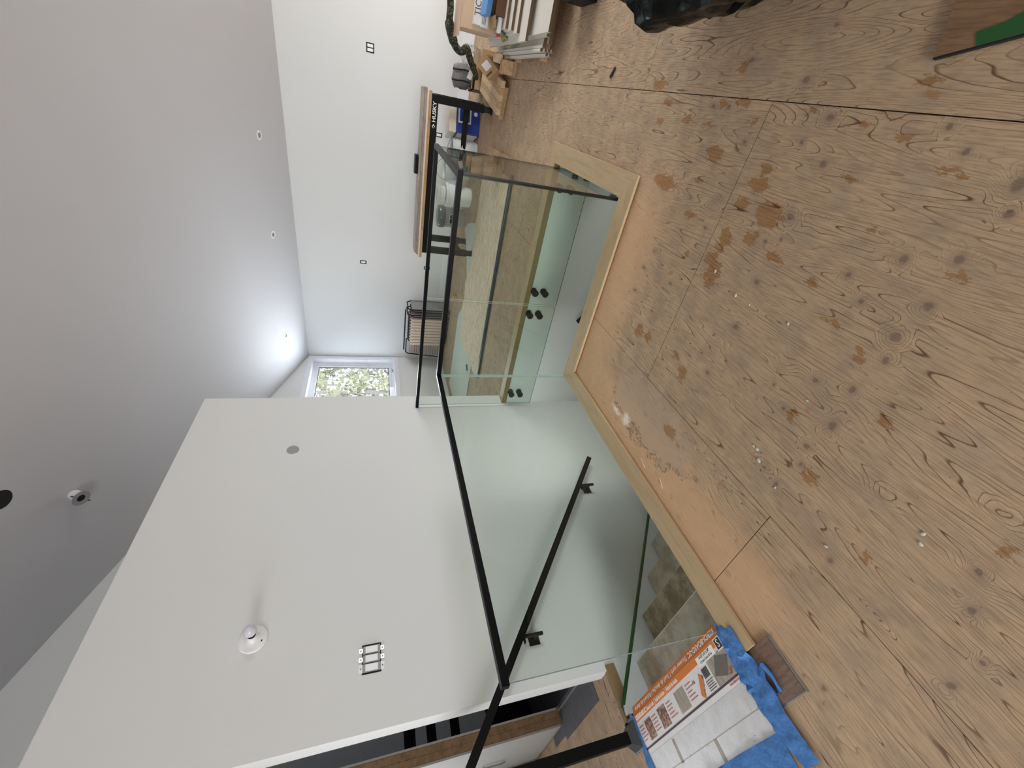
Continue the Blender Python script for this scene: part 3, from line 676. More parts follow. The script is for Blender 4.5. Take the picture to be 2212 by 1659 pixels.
# lampholder with bulb on the stair wall
LH = thing('lampholder', 'white porcelain lampholder with bare bulb on the stair wall', 'light', (XL, 1.29, 2.0))
mx = Matrix.Rotation(R(90), 4, 'Y'); cl = (XL, 1.29, 2.0)
obj('holder_base', M().lathe([(.072, .0005), (.074, .006), (.070, .014), (.055, .020), (.040, .026), (.030, .036), (.024, .05), (.022, .058), (0, .058)], cl, 28, mat=mx), WHITEP, LH, smooth=40)
obj('socket_ring', M().lathe([(.0205, .058), (.0205, .063), (0, .063)], cl, 20, mat=mx), GAPD, LH)
obj('bulb', M().lathe([(.014, .063), (.018, .074), (.027, .088), (.0325, .104), (.031, .120), (.023, .134), (.011, .141), (0, .143)], cl, 24, mat=mx), BULB, LH, smooth=60)
obj('pull_hole', M().cyl((XL+.019, 1.27, 1.955), (XL+.0225, 1.27, 1.955), .006, n=8), GAPD, LH)
solo('blank_cover', M().lathe([(.0, .0065), (.045, .006), (.048, .0005)], (XL, 2.785, 2.0), 28, mat=mx).cyl((XL+.0062, 2.76, 1.975), (XL+.008, 2.76, 1.975), .004, n=8).cyl((XL+.0062, 2.81, 2.025), (XL+.008, 2.81, 2.025), .004, n=8), GREYP,
     'round grey metal blank cover on the stair wall', 'cover', (XL, 2.785, 2.0), smooth=40)
# recessed downlights in the sloping ceiling
cn = Vector((0, -.334, -1)).normalized()
rq = cn.to_track_quat('Z', 'Y').to_matrix().to_4x4()
for i, (x, y, lb) in enumerate(((-.973, 6.734, 'nearest of the three small recessed ceiling lights, above the right end of the workbench'), (-2.235, 6.741, 'middle of the three small recessed ceiling lights'),
                 (-3.903, 6.72, 'farthest of the three small recessed ceiling lights, beside the window corner'))):
    p = (x, y, ceil(y)); t = thing('ceiling_downlight', lb, 'downlight', p, group='small recessed lights along the low side of the ceiling')
    obj('trim_ring', M().lathe([(.030, .001), (.034, .004), (.052, .004), (.056, .0005)], p, 24, mat=rq), WHITEP, t, smooth=40)
    obj('reflector', M().lathe([(.030, .0035), (.016, .0012)], p, 24, mat=rq), ALU, t); obj('lens', M().lathe([(.0165, .0014), (0, .0014)], p, 16, mat=rq), GAPD, t)
p = (-3.17, 2.86, ceil(2.86))
solo('ceiling_hole', M().lathe([(.076, .0006), (.074, .0016), (0, .0016)], p, 28, mat=rq), GAPD, 'round black hole cut in the ceiling for a light', 'hole', p)
p = Vector((-3.58, 3.215, ceil(3.215)-.045))
DLT = thing('dangling_downlight', 'white recessed light hanging loose out of its ceiling hole', 'downlight', p)
rr_ = Vector((0, -.54, -.83)).to_track_quat('Z', 'Y').to_matrix().to_4x4()
obj('light_housing', M().lathe([(.030, -.045), (.046, -.035), (.050, .045), (.052, .050)], p, 24, mat=rr_), WHITEP, DLT, smooth=40)
obj('trim_ring', M().lathe([(.050, .046), (.068, .050), (.068, .056), (.034, .056), (.030, .050)], p, 24, mat=rr_), GREYP, DLT, smooth=40)
obj('lens', M().lathe([(.031, .052), (0, .05)], p, 16, mat=rr_), GAPD, DLT)
for a in (.6, 3.6):
    d = rr_ @ Vector((math.cos(a), math.sin(a), 0)); q = p + rr_ @ Vector((0, 0, .045))
    obj('spring_clip', M().tube([q+d*.05, q+d*.085, q+d*.085-Vector((0, 0, .012))], .006, 4), DGREY, DLT)

# ================================================================== WORKBENCH AND WHAT STANDS ON AND UNDER IT
tx0, tx1, ty0, ty1 = -2.0, -.085, 5.74, 6.36
WB = thing('workbench', 'black steel workbench with wooden top against the far wall', 'table', (-1.05, 6.05, 0))
obj('bench_top', M().box(tx0, tx1, ty0-.03, ty1+.03, .722, .750, 0, .003), TABLEW, WB)
AP = obj('apron', M().box(tx0+.06, tx1-.03, ty0, ty0+.04, .642, .721), BLACK, WB)
obj('apron', M().box(tx0+.06, tx1-.03, ty1-.04, ty1, .642, .721), BLACK, WB)
obj('side_rail', M().box(tx0+.06, tx0+.10, ty0+.041, ty1-.041, .642, .721), BLACK, WB)
obj('side_rail', M().box(tx1-.07, tx1-.03, ty0+.041, ty1-.041, .642, .721), BLACK, WB)
for lx in (tx0+.06, tx1-.11):
    for ly in (ty0+.001, ty1-.071):
        L = obj('leg', M().box(lx, lx+.08, ly, ly+.07, .10, .6415, 0, .004), BLACK, WB)
        obj('leg_extension', M().box(lx+.008, lx+.072, ly+.008, ly+.062, .012, .10), BLACKM, L)
        obj('foot', M().box(lx-.004, lx+.084, ly-.004, ly+.074, .001, .0115), BLACKM, L)
obj('stretcher', M().box(tx0+.14, tx1-.11, ty1-.055, ty1-.02, .17, .235), BLACK, WB)
for lx in (tx0+.075, tx1-.095): obj('stretcher', M().box(lx, lx+.045, ty0+.072, ty1-.072, .17, .235), BLACK, WB)
wf = frame((tx1-.20, ty0-.0006, .681), (1, 0, 0), (0, 0, 1))
text('lettering', 'HUSKY', .056, PRINTW, AP, wf, 'CENTER', sx=1.15, bold=.022)
obj('emblem', M().prism([(tx1-.365, .681), (tx1-.345, .70), (tx1-.318, .681), (tx1-.345, .662), (tx1-.352, .668), (tx1-.334, .681), (tx1-.345, .691), (tx1-.358, .681)], ty0-.0012, ty0-.0004, 'y'), PRINTW, AP)
for k, (a0, a1, b0, b1, h, mt, lb) in enumerate(((tx0-.02, tx1+.005, ty0+.0, ty0+.30, .020, MELA, 'cream edged board lying on the bench top, lowest of the pile'),
        (tx0+.02, tx1+.02, ty0+.02, ty0+.28, .026, LAMBROWN, 'brown board on the bench, second layer of the pile'),
        (tx0+.03, tx1+.015, ty0+.06, ty0+.30, .022, LAMGREY, 'grey brown board, topmost of the pile on the bench'))):
    z0 = .7505 + (.0, .0205, .047)[k]
    solo('laminate_board', M().box(a0, a1, b0, b1, z0, z0+h, 0, .0015), mt, lb, 'board', ((a0+a1)/2, (b0+b1)/2, z0), 'boards piled on the workbench')
cs_ = thing('tool_case', 'small black case lying on the boards on the workbench', 'case', (-.88, 5.93, .8195))
obj('case_body', M().box(-.985, -.775, 5.86, 5.99, .8197, .846, 0, .004), BLACK, cs_); obj('case_lid', M().box(-.985, -.775, 5.86, 5.99, .8465, .864, 0, .004), BLACKM, cs_)

# cooler under the bench
ca = R(20)
CO = thing('cooler', 'blue and white picnic cooler under the right end of the workbench', 'cooler', (-.355, 6.55, 0), ca)
def cbx(n, x0, x1, y0, y1, z0, z1, mt, bev, par=CO): return obj(n, M().box(x0, x1, y0, y1, z0, z1, 0, bev), mt, par, world=(par is not CO) and False)
def lbox(n, par, x0, x1, y0, y1, z0, z1, mt, bev=0): return obj(n, M().box(x0, x1, y0, y1, z0, z1, 0, bev), mt, par, world=False)
lbox('cooler_body', CO, -.20, .20, -.16, .16, .002, .31, BLUEP, .015); lbox('cooler_lid', CO, -.205, .205, -.165, .165, .312, .41, BEIGEP, .018)
lbox('white_band', CO, -.2025, -.2005, -.14, .14, .02, .29, WHITEP)
fr_ = M(); fr_.box(-.08, .12, -.172, -.161, .12, .138).box(-.08, .12, -.172, -.161, .272, .29).box(-.08, -.062, -.172, -.161, .138, .272).box(.102, .12, -.172, -.161, .138, .272)
obj('handle_frame', fr_, BEIGEP, CO, world=False)
obj('badge', M().cyl((.05, -.161, .06), (.05, -.166, .06), .025, n=16), BEIGEP, CO, world=False)
# pails
def pail(name, label, c, r, h, body, lid=None, rims=4, handle=True, tilt=0, extra=None):
    t = thing(name, label, 'bucket', (c[0], c[1], c[2] if len(c) > 2 else 0))
    pr = [(0, .001), (r*.86, .001), (r*.88, .008)]
    for k in range(rims):
        z = h*(.62+.36*k/rims); rr = r*(.88+.10*z/h)
        pr += [(rr, z-.004), (rr+.010, z), (rr+.010, z+.008), (rr, z+.012)]
    pr += [(r, h-.01), (r+.006, h), (r-.004, h), (r*.86, .02), (0, .02)]
    obj('bucket_body', M().lathe(pr, n=28), body, t, world=False, smooth=50)
    if lid is not None: obj('bucket_lid', M().lathe([(r+.012, h-.018), (r+.014, h+.004), (r+.004, h+.016), (r-.012, h+.016), (r-.016, h+.008), (0, h+.008)], n=28), lid, t, world=False, smooth=50)
    if handle:
        k = 14; hs = handle if isinstance(handle, float) else .62
        obj('bail_handle', M().tube([(math.cos(math.pi*i/k)*(r+.008), -.02*math.sin(math.pi*i/k)-.0, h*.86+math.sin(math.pi*i/k)*r*hs) for i in range(k+1)], .0028, 5), DGREY, t, world=False)
    return t
pail('bucket', 'scuffed off-white pail next to the blue cooler, its wire handle up', (-.68, 6.42), .125, .34, CLOUDP, None, 5, .8)
pail('bucket', 'translucent white pail with tall wire handle, second from the blue cooler', (-1.0, 6.72), .145, .37, CLOUDP, None, 5, 1.15)
bA = pail('bucket', 'white pail with thick lid under the middle of the workbench', (-1.29, 6.42), .15, .355, WHITEP, WHITEP, 5, False)
pail('bucket', 'small white pail stacked on the lidded pail under the workbench', (-1.29, 6.42, .3735), .115, .115, WHITEP, WHITEP, 1, False)
pT = pail('bucket', 'grey tub with dark clear lid and printed label under the workbench', (-1.68, 6.75), .15, .30, GREYP, None, 1, .0)
obj('tub_label', M().box(-1.74, -1.60, 6.595, 6.598, .13, .24), PRINTW, pT); 
obj('label_panel', M().box(-1.735, -1.665, 6.592, 6.5945, .18, .235), GAPD, pT); obj('label_panel', M().box(-1.66, -1.605, 6.592, 6.5945, .185, .235), TAPEG, pT); obj('label_mark', M().box(-1.735, -1.70, 6.592, 6.5945, .132, .165), plain('red_label', C(206, 62, 84), .5), pT)
obj('tub_lid', M().lathe([(.155, .301), (.165, .31), (.165, .385), (.15, .41), (.10, .42), (0, .42)], n=28), plain('smoky_lid', C(96, 104, 106), .15), pT, world=False, smooth=50)
# white sheet of plaster and crumbs under the window side
# chairs folded against the wall
def folded_chair(x, label, first=False):
    t = thing('folding_chair', label, 'chair', (x, 7.10, 0), group='folded chairs leaning against the far wall')
    up = lambda y0, y1, z0, z1, xx: [(xx, y0, .012), (xx, y0, z1-.06), (xx, y0+.05, z1), (xx, y1-.05, z1), (xx, y1, z1-.06), (xx, y1, .012)]
    obj('chair_frame', M().tube(up(6.93 if first else 7.0, 7.30, 0, .76 if first else .72, x+.012), .011, 7), BLACKM, t, smooth=50)
    obj('leg_frame', M().tube(up(6.90 if first else 7.02, 7.25, 0, .70 if first else .66, x-.012), .010, 7), BLACKM, t, smooth=50)
    for z0, z1 in ((.05, .695),):
        obj('cushion', M().box(x-.027, x+.027, 6.935, 7.285, z0, z1, 0, .02), BEIGEF, t, smooth=40)
    return t
chs = [(-3.42, 'grey folded chair at the right end of the row against the far wall', GREYF), (-3.53, 'mauve folded chair second in the row against the far wall', MAUVE)]
proto = None
for x, lb, mt in chs:
    t = folded_chair(x, lb, True)
    for ch in t.children:
        if ch.name.startswith('cushion'): ch.data.materials[0] = mt
p0 = folded_chair(-3.625, 'beige cushioned chair folded flat in the row against the far wall')
p0['label'] = 'beige cushioned chair folded flat, third from the right in the row'
for k in range(1, 9):
    c = copy_tree(p0); c.location.x = -3.625-.062*k
    c['label'] = 'beige cushioned chair folded flat, %s from the right in the row' % ('fourth', 'fifth', 'sixth', 'seventh', 'eighth', 'ninth', 'tenth', 'eleventh')[k-1]
p1 = thing('folding_chair', 'taupe ribbed chair at the left end of the folded row, turned to face the room', 'chair', (-4.36, 7.16, 0), group='folded chairs leaning against the far wall')
obj('seat_panel', M().rbox((-4.36, 7.23, .38), (.30, .03, .60), (R(-8), 0, 0), 0, .01), TAUPE, p1)
rb = M()
for k in range(12): rb.rbox((-4.36, 7.198-.0, .10+.045*k), (.298, .008, .03), (R(-8), 0, 0))
for v in rb.bm.verts: v.co.y += (v.co.z-.38)*.14
obj('seat_ribs', rb, TAUPE, p1)
obj('chair_frame', M().tube([(-4.54, 7.14, .012), (-4.54, 7.27, .70), (-4.51, 7.275, .74), (-4.21, 7.275, .74), (-4.18, 7.27, .70), (-4.18, 7.14, .012)], .012, 7), BLACKM, p1, smooth=50)
solo('metal_bar', M().tube([(-4.30, 7.02, .80), (-3.45, 7.02, .795)], .014, 6), BLACKM, 'black bar laid across the tops of the folded chairs', 'bar', (-3.9, 7.02, .785))

# ================================================================== THE FAR FLOOR
b = M().prism([(-4.5, 4.87), (-2.7, 4.87), (-2.7, 5.8), (-3.03, 6.12), (-3.1, 6.16), (-4.5, 6.19)], .0005, .012)
solo('plasterboard', b, DRYW, 'whitish drywall offcut lying under the brown sheet', 'panel', (-3.0, 5.6, 0))
solo('drywall_offcut', M().prism([(-1.45, 5.70), (-1.62, 6.30), (-1.76, 6.48), (-2.0, 6.14), (-2.38, 5.85), (-2.3, 5.6)], .0005, .010), DRYW, 'pointed whitish board offcut poking out from the brown sheet below the workbench', 'offcut', (-1.8, 6.0, 0))
b = M().prism([(-.66, 4.50), (-.70, 5.74), (-2.05, 5.77), (-2.42, 5.95), (-2.6, 5.87), (-2.86, 5.94), (-3.0, 5.84), (-3.18, 5.87), (-3.25, 5.82), (-3.29, 5.55), (-3.25, 5.28), (-3.2, 4.93), (-3.25, 4.78), (-3.19, 4.52)], .0125, .0155)
solo('backing_sheet', b, SHEETW, 'large fibrous brown sheet with one ragged end spread on the far floor', 'sheet', (-1.9, 5.1, .0125))
solo('batten', M().box(-3.1, -.66, 4.488, 4.499, .0005, .022), RAWWOOD, 'thin raw wood strip along the edge of the brown sheet', 'strip', (-1.9, 4.493, 0))
b = M().box(-3.13, -.62, 4.425, 4.482, .0005, .030, 0, .004); b.box(-3.13, -.62, 4.444, 4.463, .0295, .033)
solo('loose_rail', b, RAILDK, 'long dark metal rail lying on the floor in front of the brown sheet', 'rail', (-1.9, 4.45, 0))
for lb, c, s, rz, mt in (('small wood block left on the far floor near the wall', (-2.95, 6.55, .03), (.10, .16, .06), .2, RAWWOOD),
        ('dark scrap lying on the ragged corner of the brown sheet', (-3.40, 5.07, .022), (.09, .035, .018), .9, DGREY)):
    solo('wood_scrap', M().rbox(c, s, (0, 0, rz), 0, .003), mt, lb, 'scrap', (c[0], c[1], c[2]-s[2]/2))
solo('plywood_offcut', M().prism([(-.498, 5.64), (-.486, 4.40), (-.535, 4.40), (-.615, 5.50)], .001, .016), RAWWOOD, 'long tapering wood offcut on the floor behind the end glass', 'offcut', (-.53, 5.0, 0))
solo('wood_scrap', M().rbox((-.70, 4.98, .045), (.17, .24, .08), (0, 0, .15), 0, .003), BUTCH, 'pale wood block on the floor behind the glass corner', 'scrap', (-.70, 4.98, 0))
solo('wood_scrap', M().rbox((-.585, 4.83, .02), (.12, .035, .03), (0, 0, .2), 0, .002), STUD, 'short brown stick in front of the pale wood block', 'scrap', (-.585, 4.83, .005))

# ================================================================== PILE OF MATERIAL ON THE RIGHT
# white faced panels lying flat, raw brown edges to the front
rp = random.Random(11)
zz = .052
for k, (x0, yf, h, lb) in enumerate(((.40, 3.88, .026, 'lowest white faced board of the lower stack, lying on the wood skids'), (.39, 3.93, .026, 'second white faced board from the floor in the lower stack'), (.43, 3.80, .026, 'third white faced board from the floor in the lower stack'), (.445, 3.70, .026, 'white faced board with broad bare top, highest of the lower stack'),
        (.43, 4.23, .023, 'lowest white faced board of the upper stack'), (.40, 4.10, .023, 'white faced board reaching farthest out in the upper stack'), (.455, 4.31, .023, 'third white faced board of the upper stack'), (.475, 4.42, .023, 'fourth white faced board of the upper stack'), (.485, 4.53, .023, 'topmost white faced board of the stack, under the pale box'))):
    t = thing('melamine_board', lb, 'board', (x0+.35, (yf+5.3)/2, zz), group='white faced boards stacked on the right')
    obj('board_face', M().box(x0, 1.35, yf+.003, 5.45, zz, zz+h), MELA, t)
    obj('raw_edge', M().box(x0, 1.35, yf, yf+.0029, zz+.0005, zz+h-.0008), PARTB, t, 'brown particle board edge')
    zz += h+.0005
for i, (x, z, y) in enumerate(((.345, .052, 3.80), (.345, .072, 3.83), (.345, .092, 3.85), (.322, .052, 3.84), (.322, .072, 3.87), (.366, .112, 3.86), (.345, .112, 3.90))):
    t = thing('edging_stick', ('lowest narrow white stick touching the stacked boards', 'second narrow white stick from the bottom, inner column beside the boards', 'third narrow white stick from the bottom, inner column beside the boards', 'lowest narrow white stick of the outer column', 'upper narrow white stick of the outer column', 'topmost narrow white stick nearest the stacked boards', 'topmost narrow white stick of the inner column')[i], 'stick', (x, 4.6, z), group='narrow white sticks beside the stacked boards')
    obj('strip_body', M().box(x, x+.0185, y+.002, 5.3, z, z+.0175), MELA, t); obj('cut_end', M().box(x, x+.0185, y, y+.0019, z, z+.0175), PARTB, t)
for y, lb in ((4.10, 'front wood skid under the stacked boards'), (4.86, 'rear wood skid under the stacked boards')):
    solo('wood_skid', M().box(.30, 1.3, y-.04, y+.04, .001, .0515, 0, .002), STUD, lb, 'skid', (.8, y, 0))
zt = zz + .0005
bx = thing('cardboard_box', 'large pale cardboard box on top of the stacked boards', 'box', (.78, 5.05, zt))
obj('box_body', M().box(.455, 1.15, 4.93, 5.30, zt, zt+.31), KRAFTL, bx); obj('box_flap', M().box(.40, 1.12, 5.02, 5.36, zt+.311, zt+.318), KRAFTL, bx)
pk = thing('long_package', 'slim white package with large dark letters leaning on the pale cardboard box', 'package', (.72, 4.90, zt+.12))
obj('package_body', M().box(.49, 1.0, 4.84, 4.925, zt+.13, zt+.22, 0, .003), CARDW, pk)
obj('package_strip', M().box(.478, 1.0, 4.815, 4.839, zt+.095, zt+.16, 0, .002), CARDW, pk)
text('lettering', 'TIC', .075, PRINTK, pk, frame((.55, 4.8392, zt+.192), (1, 0, 0), (0, 0, 1)), sx=.9)
text('lettering', 'C  .  .', .075, PRINTK, pk, frame((.60, 4.8142, zt+.128), (1, 0, 0), (0, 0, 1)), sx=.9)
for k in range(3): obj('text_line', M().box(.50, .57, 4.8135, 4.8148, zt+.145-.013*k, zt+.149-.013*k), PRINTK, pk)
ob = thing('open_box', 'small open brown cardboard box at the front of the stacked boards', 'box', (.70, 4.68, zt))
ob_b = M().box(.56, .95, 4.60, 4.604, zt+.001, zt+.085).box(.56, .95, 4.80, 4.804, zt+.001, zt+.085).box(.56, .564, 4.604, 4.80, zt+.001, zt+.085).box(.946, .95, 4.604, 4.80, zt+.001, zt+.085).box(.564, .946, 4.604, 4.80, zt+.001, zt+.004)
obj('box_walls', ob_b, KRAFTD, ob); fb = M(); fb._add([(.56, 4.60, zt+.085), (.56, 4.80, zt+.085), (.48, 4.79, zt+.066), (.48, 4.61, zt+.066), (.56, 4.60, zt+.082), (.56, 4.80, zt+.082), (.48, 4.79, zt+.063), (.48, 4.61, zt+.063)], [(0,1,2,3), (7,6,5,4), (0,4,5,1), (1,5,6,2), (2,6,7,3), (3,7,4,0)]); obj('box_flap', fb, KRAFT, ob)
solo('blue_package', M().rbox((.66, 4.74, zt+.135), (.22, .10, .05), (.3, .1, .1), 0, .004), plain('blue_card', C(92, 142, 196), .5), 'blue and white carton in the open brown box', 'package', (.66, 4.74, zt+.11))
tb = thing('sealant_tube', 'white tube with red cap lying on the white panels', 'tube', (.47, 4.72, zt+.02))
obj('tube_body', M().tube([(.58, 4.66, zt+.024), (.47, 4.66, zt+.024), (.452, 4.66, zt+.024)], lambda t: .022 if t < .8 else .018, 14), WHITEP, tb, smooth=40)
obj('tube_cap', M().tube([(.4515, 4.66, zt+.024), (.43, 4.66, zt+.024)], .016, 12), plain('red_cap', C(190, 40, 52), .4), tb, smooth=40)
b = M(); n_ = 8
for j in range(n_):
    x_ = .56-.03*j; b_ = 0
vs = []; fs = []
prof = [(.60, zt+.004), (.54, zt+.006), (.49, zt+.005), (.468, zt-.012), (.455, zt-.05), (.42, zt-.075), (.395, zt-.10), (.385, zt-.125)]
for x_, z_ in prof:
    vs += [(x_, 4.68, z_+.003), (x_, 4.86, z_+.003), (x_-.003, 4.86, z_), (x_-.003, 4.68, z_)]
for j in range(len(prof)-1):
    a = 4*j; fs += [(a+k, a+(k+1) % 4, a+4+(k+1) % 4, a+4+k) for k in range(4)]
b._add(vs, fs + [(0,1,2,3), (len(vs)-4, len(vs)-3, len(vs)-2, len(vs)-1)])
solo('fabric_strap', b, CAMO2, 'green and yellow patterned fabric strap hanging over the panel edge', 'strap', (.48, 4.77, zt), smooth=60)
pth = [(.80, 5.10, .74), (.64, 5.22, .665), (.50, 5.40, .635), (.40, 5.55, .57), (.345, 5.62, .52), (.318, 5.63, .475), (.325, 5.60, .44), (.352, 5.60, .418), (.345, 5.64, .39), (.31, 5.72, .355), (.265, 5.82, .31), (.215, 5.90, .26), (.165, 5.97, .21), (.12, 6.03, .185)]
sm = []
for i in range(len(pth)-1):
    for k in range(4):
        p0_, p1_, p2_, p3_ = [Vector(pth[min(max(i+d, 0), len(pth)-1)]) for d in (-1, 0, 1, 2)]; t_ = k/4
        sm.append(.5*((2*p1_)+(p2_-p0_)*t_+(2*p0_-5*p1_+4*p2_-p3_)*t_**2+(3*p1_-p0_-3*p2_+p3_)*t_**3))
hs = thing('patterned_hose', 'olive patterned hose winding down from the pale box to the grey bag', 'hose', pth[-1])
obj('hose_body', M().tube(sm, lambda t: .030+.010*math.sin(t*3.0)*(1-t*.4), 10), CAMO, hs, smooth=60)
obj('hose_sleeve', M().tube(sm[8:14], .046, 12), CAMO, hs, 'thicker wrapped sleeve', smooth=60)
# box with grey bag
gb = thing('cardboard_box', 'brown cardboard box holding a grey bag at the far wall', 'box', (.13, 6.50, 0), .15)
lbox('box_body', gb, -.13, .13, -.12, .12, .001, .17, KRAFT, 0); lbox('tape_band', gb, -.1305, .1305, -.1215, .1215, .13, .16, GAPD)
gg = thing('grey_bag', 'crumpled grey fabric bag with dark straps in the cardboard box', 'bag', (.12, 6.48, .172))
bm_ = M(); bmesh.ops.create_icosphere(bm_.bm, subdivisions=3, radius=1)
for v in bm_.bm.verts:
    n0 = v.co.copy(); k = 1+.06*math.sin(9*n0.x+4*n0.z)+.05*math.sin(13*n0.y+2)
    v.co = Vector((math.copysign(abs(n0.x)**.6, n0.x)*.135*k, math.copysign(abs(n0.y)**.6, n0.y)*.115*k, .115+math.copysign(abs(n0.z)**.6, n0.z)*.112*k))
obj('bag_body', bm_, CLOTH, gg, world=False, smooth=70)
for sx_ in (-.05, .06): obj('bag_strap', M().tube([(sx_, -.128, .03), (sx_+.01, -.133, .10), (sx_, -.125, .18), (sx_, -.06, .235)], .010, 6), GAPD, gg, world=False)
obj('bag_tag', M().rbox((.03, -.137, .03), (.09, .004, .06), (.1, .3, 0)), CARDW, gg, world=False)
# tilted parcel
c1, c2, c3, c4 = [Vector(q) for q in ((.238, 5.56, .295), (.125, 5.36, .192), (.224, 5.22, .125), (.337, 5.42, .228))]
nn = (c2-c1).cross(c4-c1).normalized(); nn = nn if nn.y < 0 else -nn
pq = thing('parcel', 'taped cardboard parcel with a white address label tipped on its corner', 'box', (.23, 5.4, .12))
b = M(); dq = -nn*.11; b._add([c1, c2, c3, c4, c1+dq, c2+dq, c3+dq, c4+dq], [(0,1,2,3), (7,6,5,4), (0,4,5,1), (1,5,6,2), (2,6,7,3), (3,7,4,0)]); obj('parcel_body', b, KRAFT, pq)
uu, vv = (c4-c1), (c2-c1); cc = (c1+c3)/2+nn*.0015
b = M(); q_ = [cc+uu*a+vv*d for a, d in ((-.22, -.28), (.30, -.28), (.30, .16), (-.22, .16))]; b._add(q_+[p_-nn*.001 for p_ in q_], [(0,1,2,3), (7,6,5,4), (0,4,5,1), (1,5,6,2), (2,6,7,3), (3,7,4,0)]); obj('address_label', b, CARDW, pq)
b = M(); q_ = [cc+uu*a+vv*d for a, d in ((-.40, .30), (.10, .30), (.10, .40), (-.40, .40))]; b._add(q_+[p_-nn*.001 for p_ in q_], [(0,1,2,3), (7,6,5,4), (0,4,5,1), (1,5,6,2), (2,6,7,3), (3,7,4,0)]); obj('printed_mark', b, KRAFTD, pq)
solo('parcel_rest', M().box(.262, .335, 5.34, 5.60, .001, .150, 0, .004), KRAFTD, 'brown carton on the floor carrying the tipped parcel', 'box', (.30, 5.47, 0))
bl = thing('wood_block', 'squarish wood block standing on the floor in front of the parcel', 'block', (.25, 5.0, 0))
obj('block_body', M().box(.19, .305, 4.965, 5.06, .036, .150, 0, .003), RAWWOOD, bl); obj('block_base', M().box(.185, .31, 4.96, 5.065, .001, .0355), STUD, bl)
b = M(); bmesh.ops.create_icosphere(b.bm, subdivisions=2, radius=1); rr = random.Random(9)
for v in b.bm.verts:
    v.co = Vector((math.copysign(abs(v.co.x)**.5, v.co.x)*.045, math.copysign(abs(v.co.y)**.5, v.co.y)*.05, math.copysign(abs(v.co.z)**.5, v.co.z)*.048))*(1+rr.uniform(-.08, .08)) + Vector((.315, 5.13, .165))
solo('foam_lump', b, FOAMW, 'rough pale foam lump between the wood block and the white panels', 'lump', (.315, 5.13, .117), smooth=30)
solo('foam_rest', M().box(.312, .40, 5.075, 5.19, .001, .112, 0, .003), STUD, 'brown wood offcut under the pale foam lump', 'block', (.35, 5.13, 0))
BB = thing('laminated_board', 'thick laminated wood board lying on the floor beside the tipped parcel', 'board', (.075, 5.62, .055), R(-10))
for k in range(5):
    obj('board_stave', M().box(-.155+.062*k, -.155+.062*k+.0605, -.50, .52, .0, .042, 0, .002), (BUTCH, RAWWOOD, BUTCH, TABLEW, BUTCH)[k], BB, world=False)
solo('board_rest', M().rbox((-.05, 5.20, .027), (.30, .05, .052), (0, 0, -.2), 0, .002), STUD, 'brown stick propping the front of the laminated board', 'stick', (-.05, 5.20, .001))
solo('board_rest', M().rbox((.13, 5.95, .027), (.30, .05, .052), (0, 0, -.2), 0, .002), STUD, 'brown stick under the rear of the laminated board', 'stick', (.13, 5.95, .001))
b = M(); bmesh.ops.create_icosphere(b.bm, subdivisions=3, radius=1); rr = random.Random(3)
for v in b.bm.verts: v.co = Vector((v.co.x*.10, v.co.y*.16, v.co.z*.13))*(1+rr.uniform(-.12, .12)) + Vector((.34, 6.22, .25))
solo('plastic_film', b, CLEAR, 'crumpled clear plastic film behind the hose', 'film', (.27, 6.1, .12))
solo('film_box', M().box(.28, .42, 6.10, 6.37, .001, .13), KRAFT, 'plain carton under the crumpled clear film', 'box', (.29, 6.1, 0))
solo('black_crate', M().box(.60, 1.1, 3.30, 3.56, .001, .12, 0, .01).box(.63, 1.07, 3.33, 3.53, .119, .128), BLACK, 'low black plastic crate in front of the stacked boards at the edge of view', 'crate', (.85, 3.43, 0))

# ================================================================== FOREGROUND RIGHT
b = M(); bmesh.ops.create_icosphere(b.bm, subdivisions=5, radius=1); rr = random.Random(21)
from mathutils import noise as mn
for v in b.bm.verts:
    d = v.co.copy(); a = math.atan2(d.y, d.x)
    k = 1 + .13*mn.noise(d*1.6+Vector((3, 1, 5))) + .09*(abs(mn.noise(Vector((a*3.2, d.z*1.2, 2)))))*2 - .05*abs(mn.noise(d*5.5))*2
    r_ = .50*k*(1 - .30*max(0, d.z)**1.5)
    z = (d.z*.42+.33) if d.z > -.7 else .036
    v.co = Vector((.80+d.x*r_*.92, 1.78+d.y*r_*1.05, max(.004+.01*abs(mn.noise(d*8)), z*k)))
solo('garbage_bag', b, BAG, 'full glossy black garbage bag on the plywood at the right', 'bag', (.8, 1.78, 0), smooth=32)
FB = thing('flooring_board', 'wood look flooring sample with green tape and black edge at the lower right', 'board', (.45, .9, 0))
fz = frame((.283, 1.006, 0), (.031, -.164, 0), (.12, .042, 0))
fx = frame((.283, 1.006, 0), (.12, .030, 0), (-.031, .164, 0))
bq = lambda a0, a1, c0, c1, z0, z1: M().box(a0, a1, c0, c1, z0, z1, 0, 0, fx)
obj('board_body', bq(.004, .62, -.62, 0, .001, .013), planks('oak_look_laminate', C(122, 94, 68), C(142, 112, 84), C(100, 76, 54), 60, 8), FB)
obj('board_edge', bq(0, .0036, -.62, 0, .001, .0128), GAPD, FB)
GT = tape('masking_tape', [(p.x, p.y) for p in [fx @ Vector(q) for q in ((.004, -.085, 0), (.034, -.074, 0), (.037, -.12, 0), (.050, -.155, 0), (.046, -.20, 0), (.055, -.24, 0), (.05, -.6, 0), (.004, -.6, 0))]],
     'torn bright green masking tape on the flooring sample', (.30, .85, .013), z=.0142, seed=8, mat=TAPEG2, ripple=.0003); del GT['group']

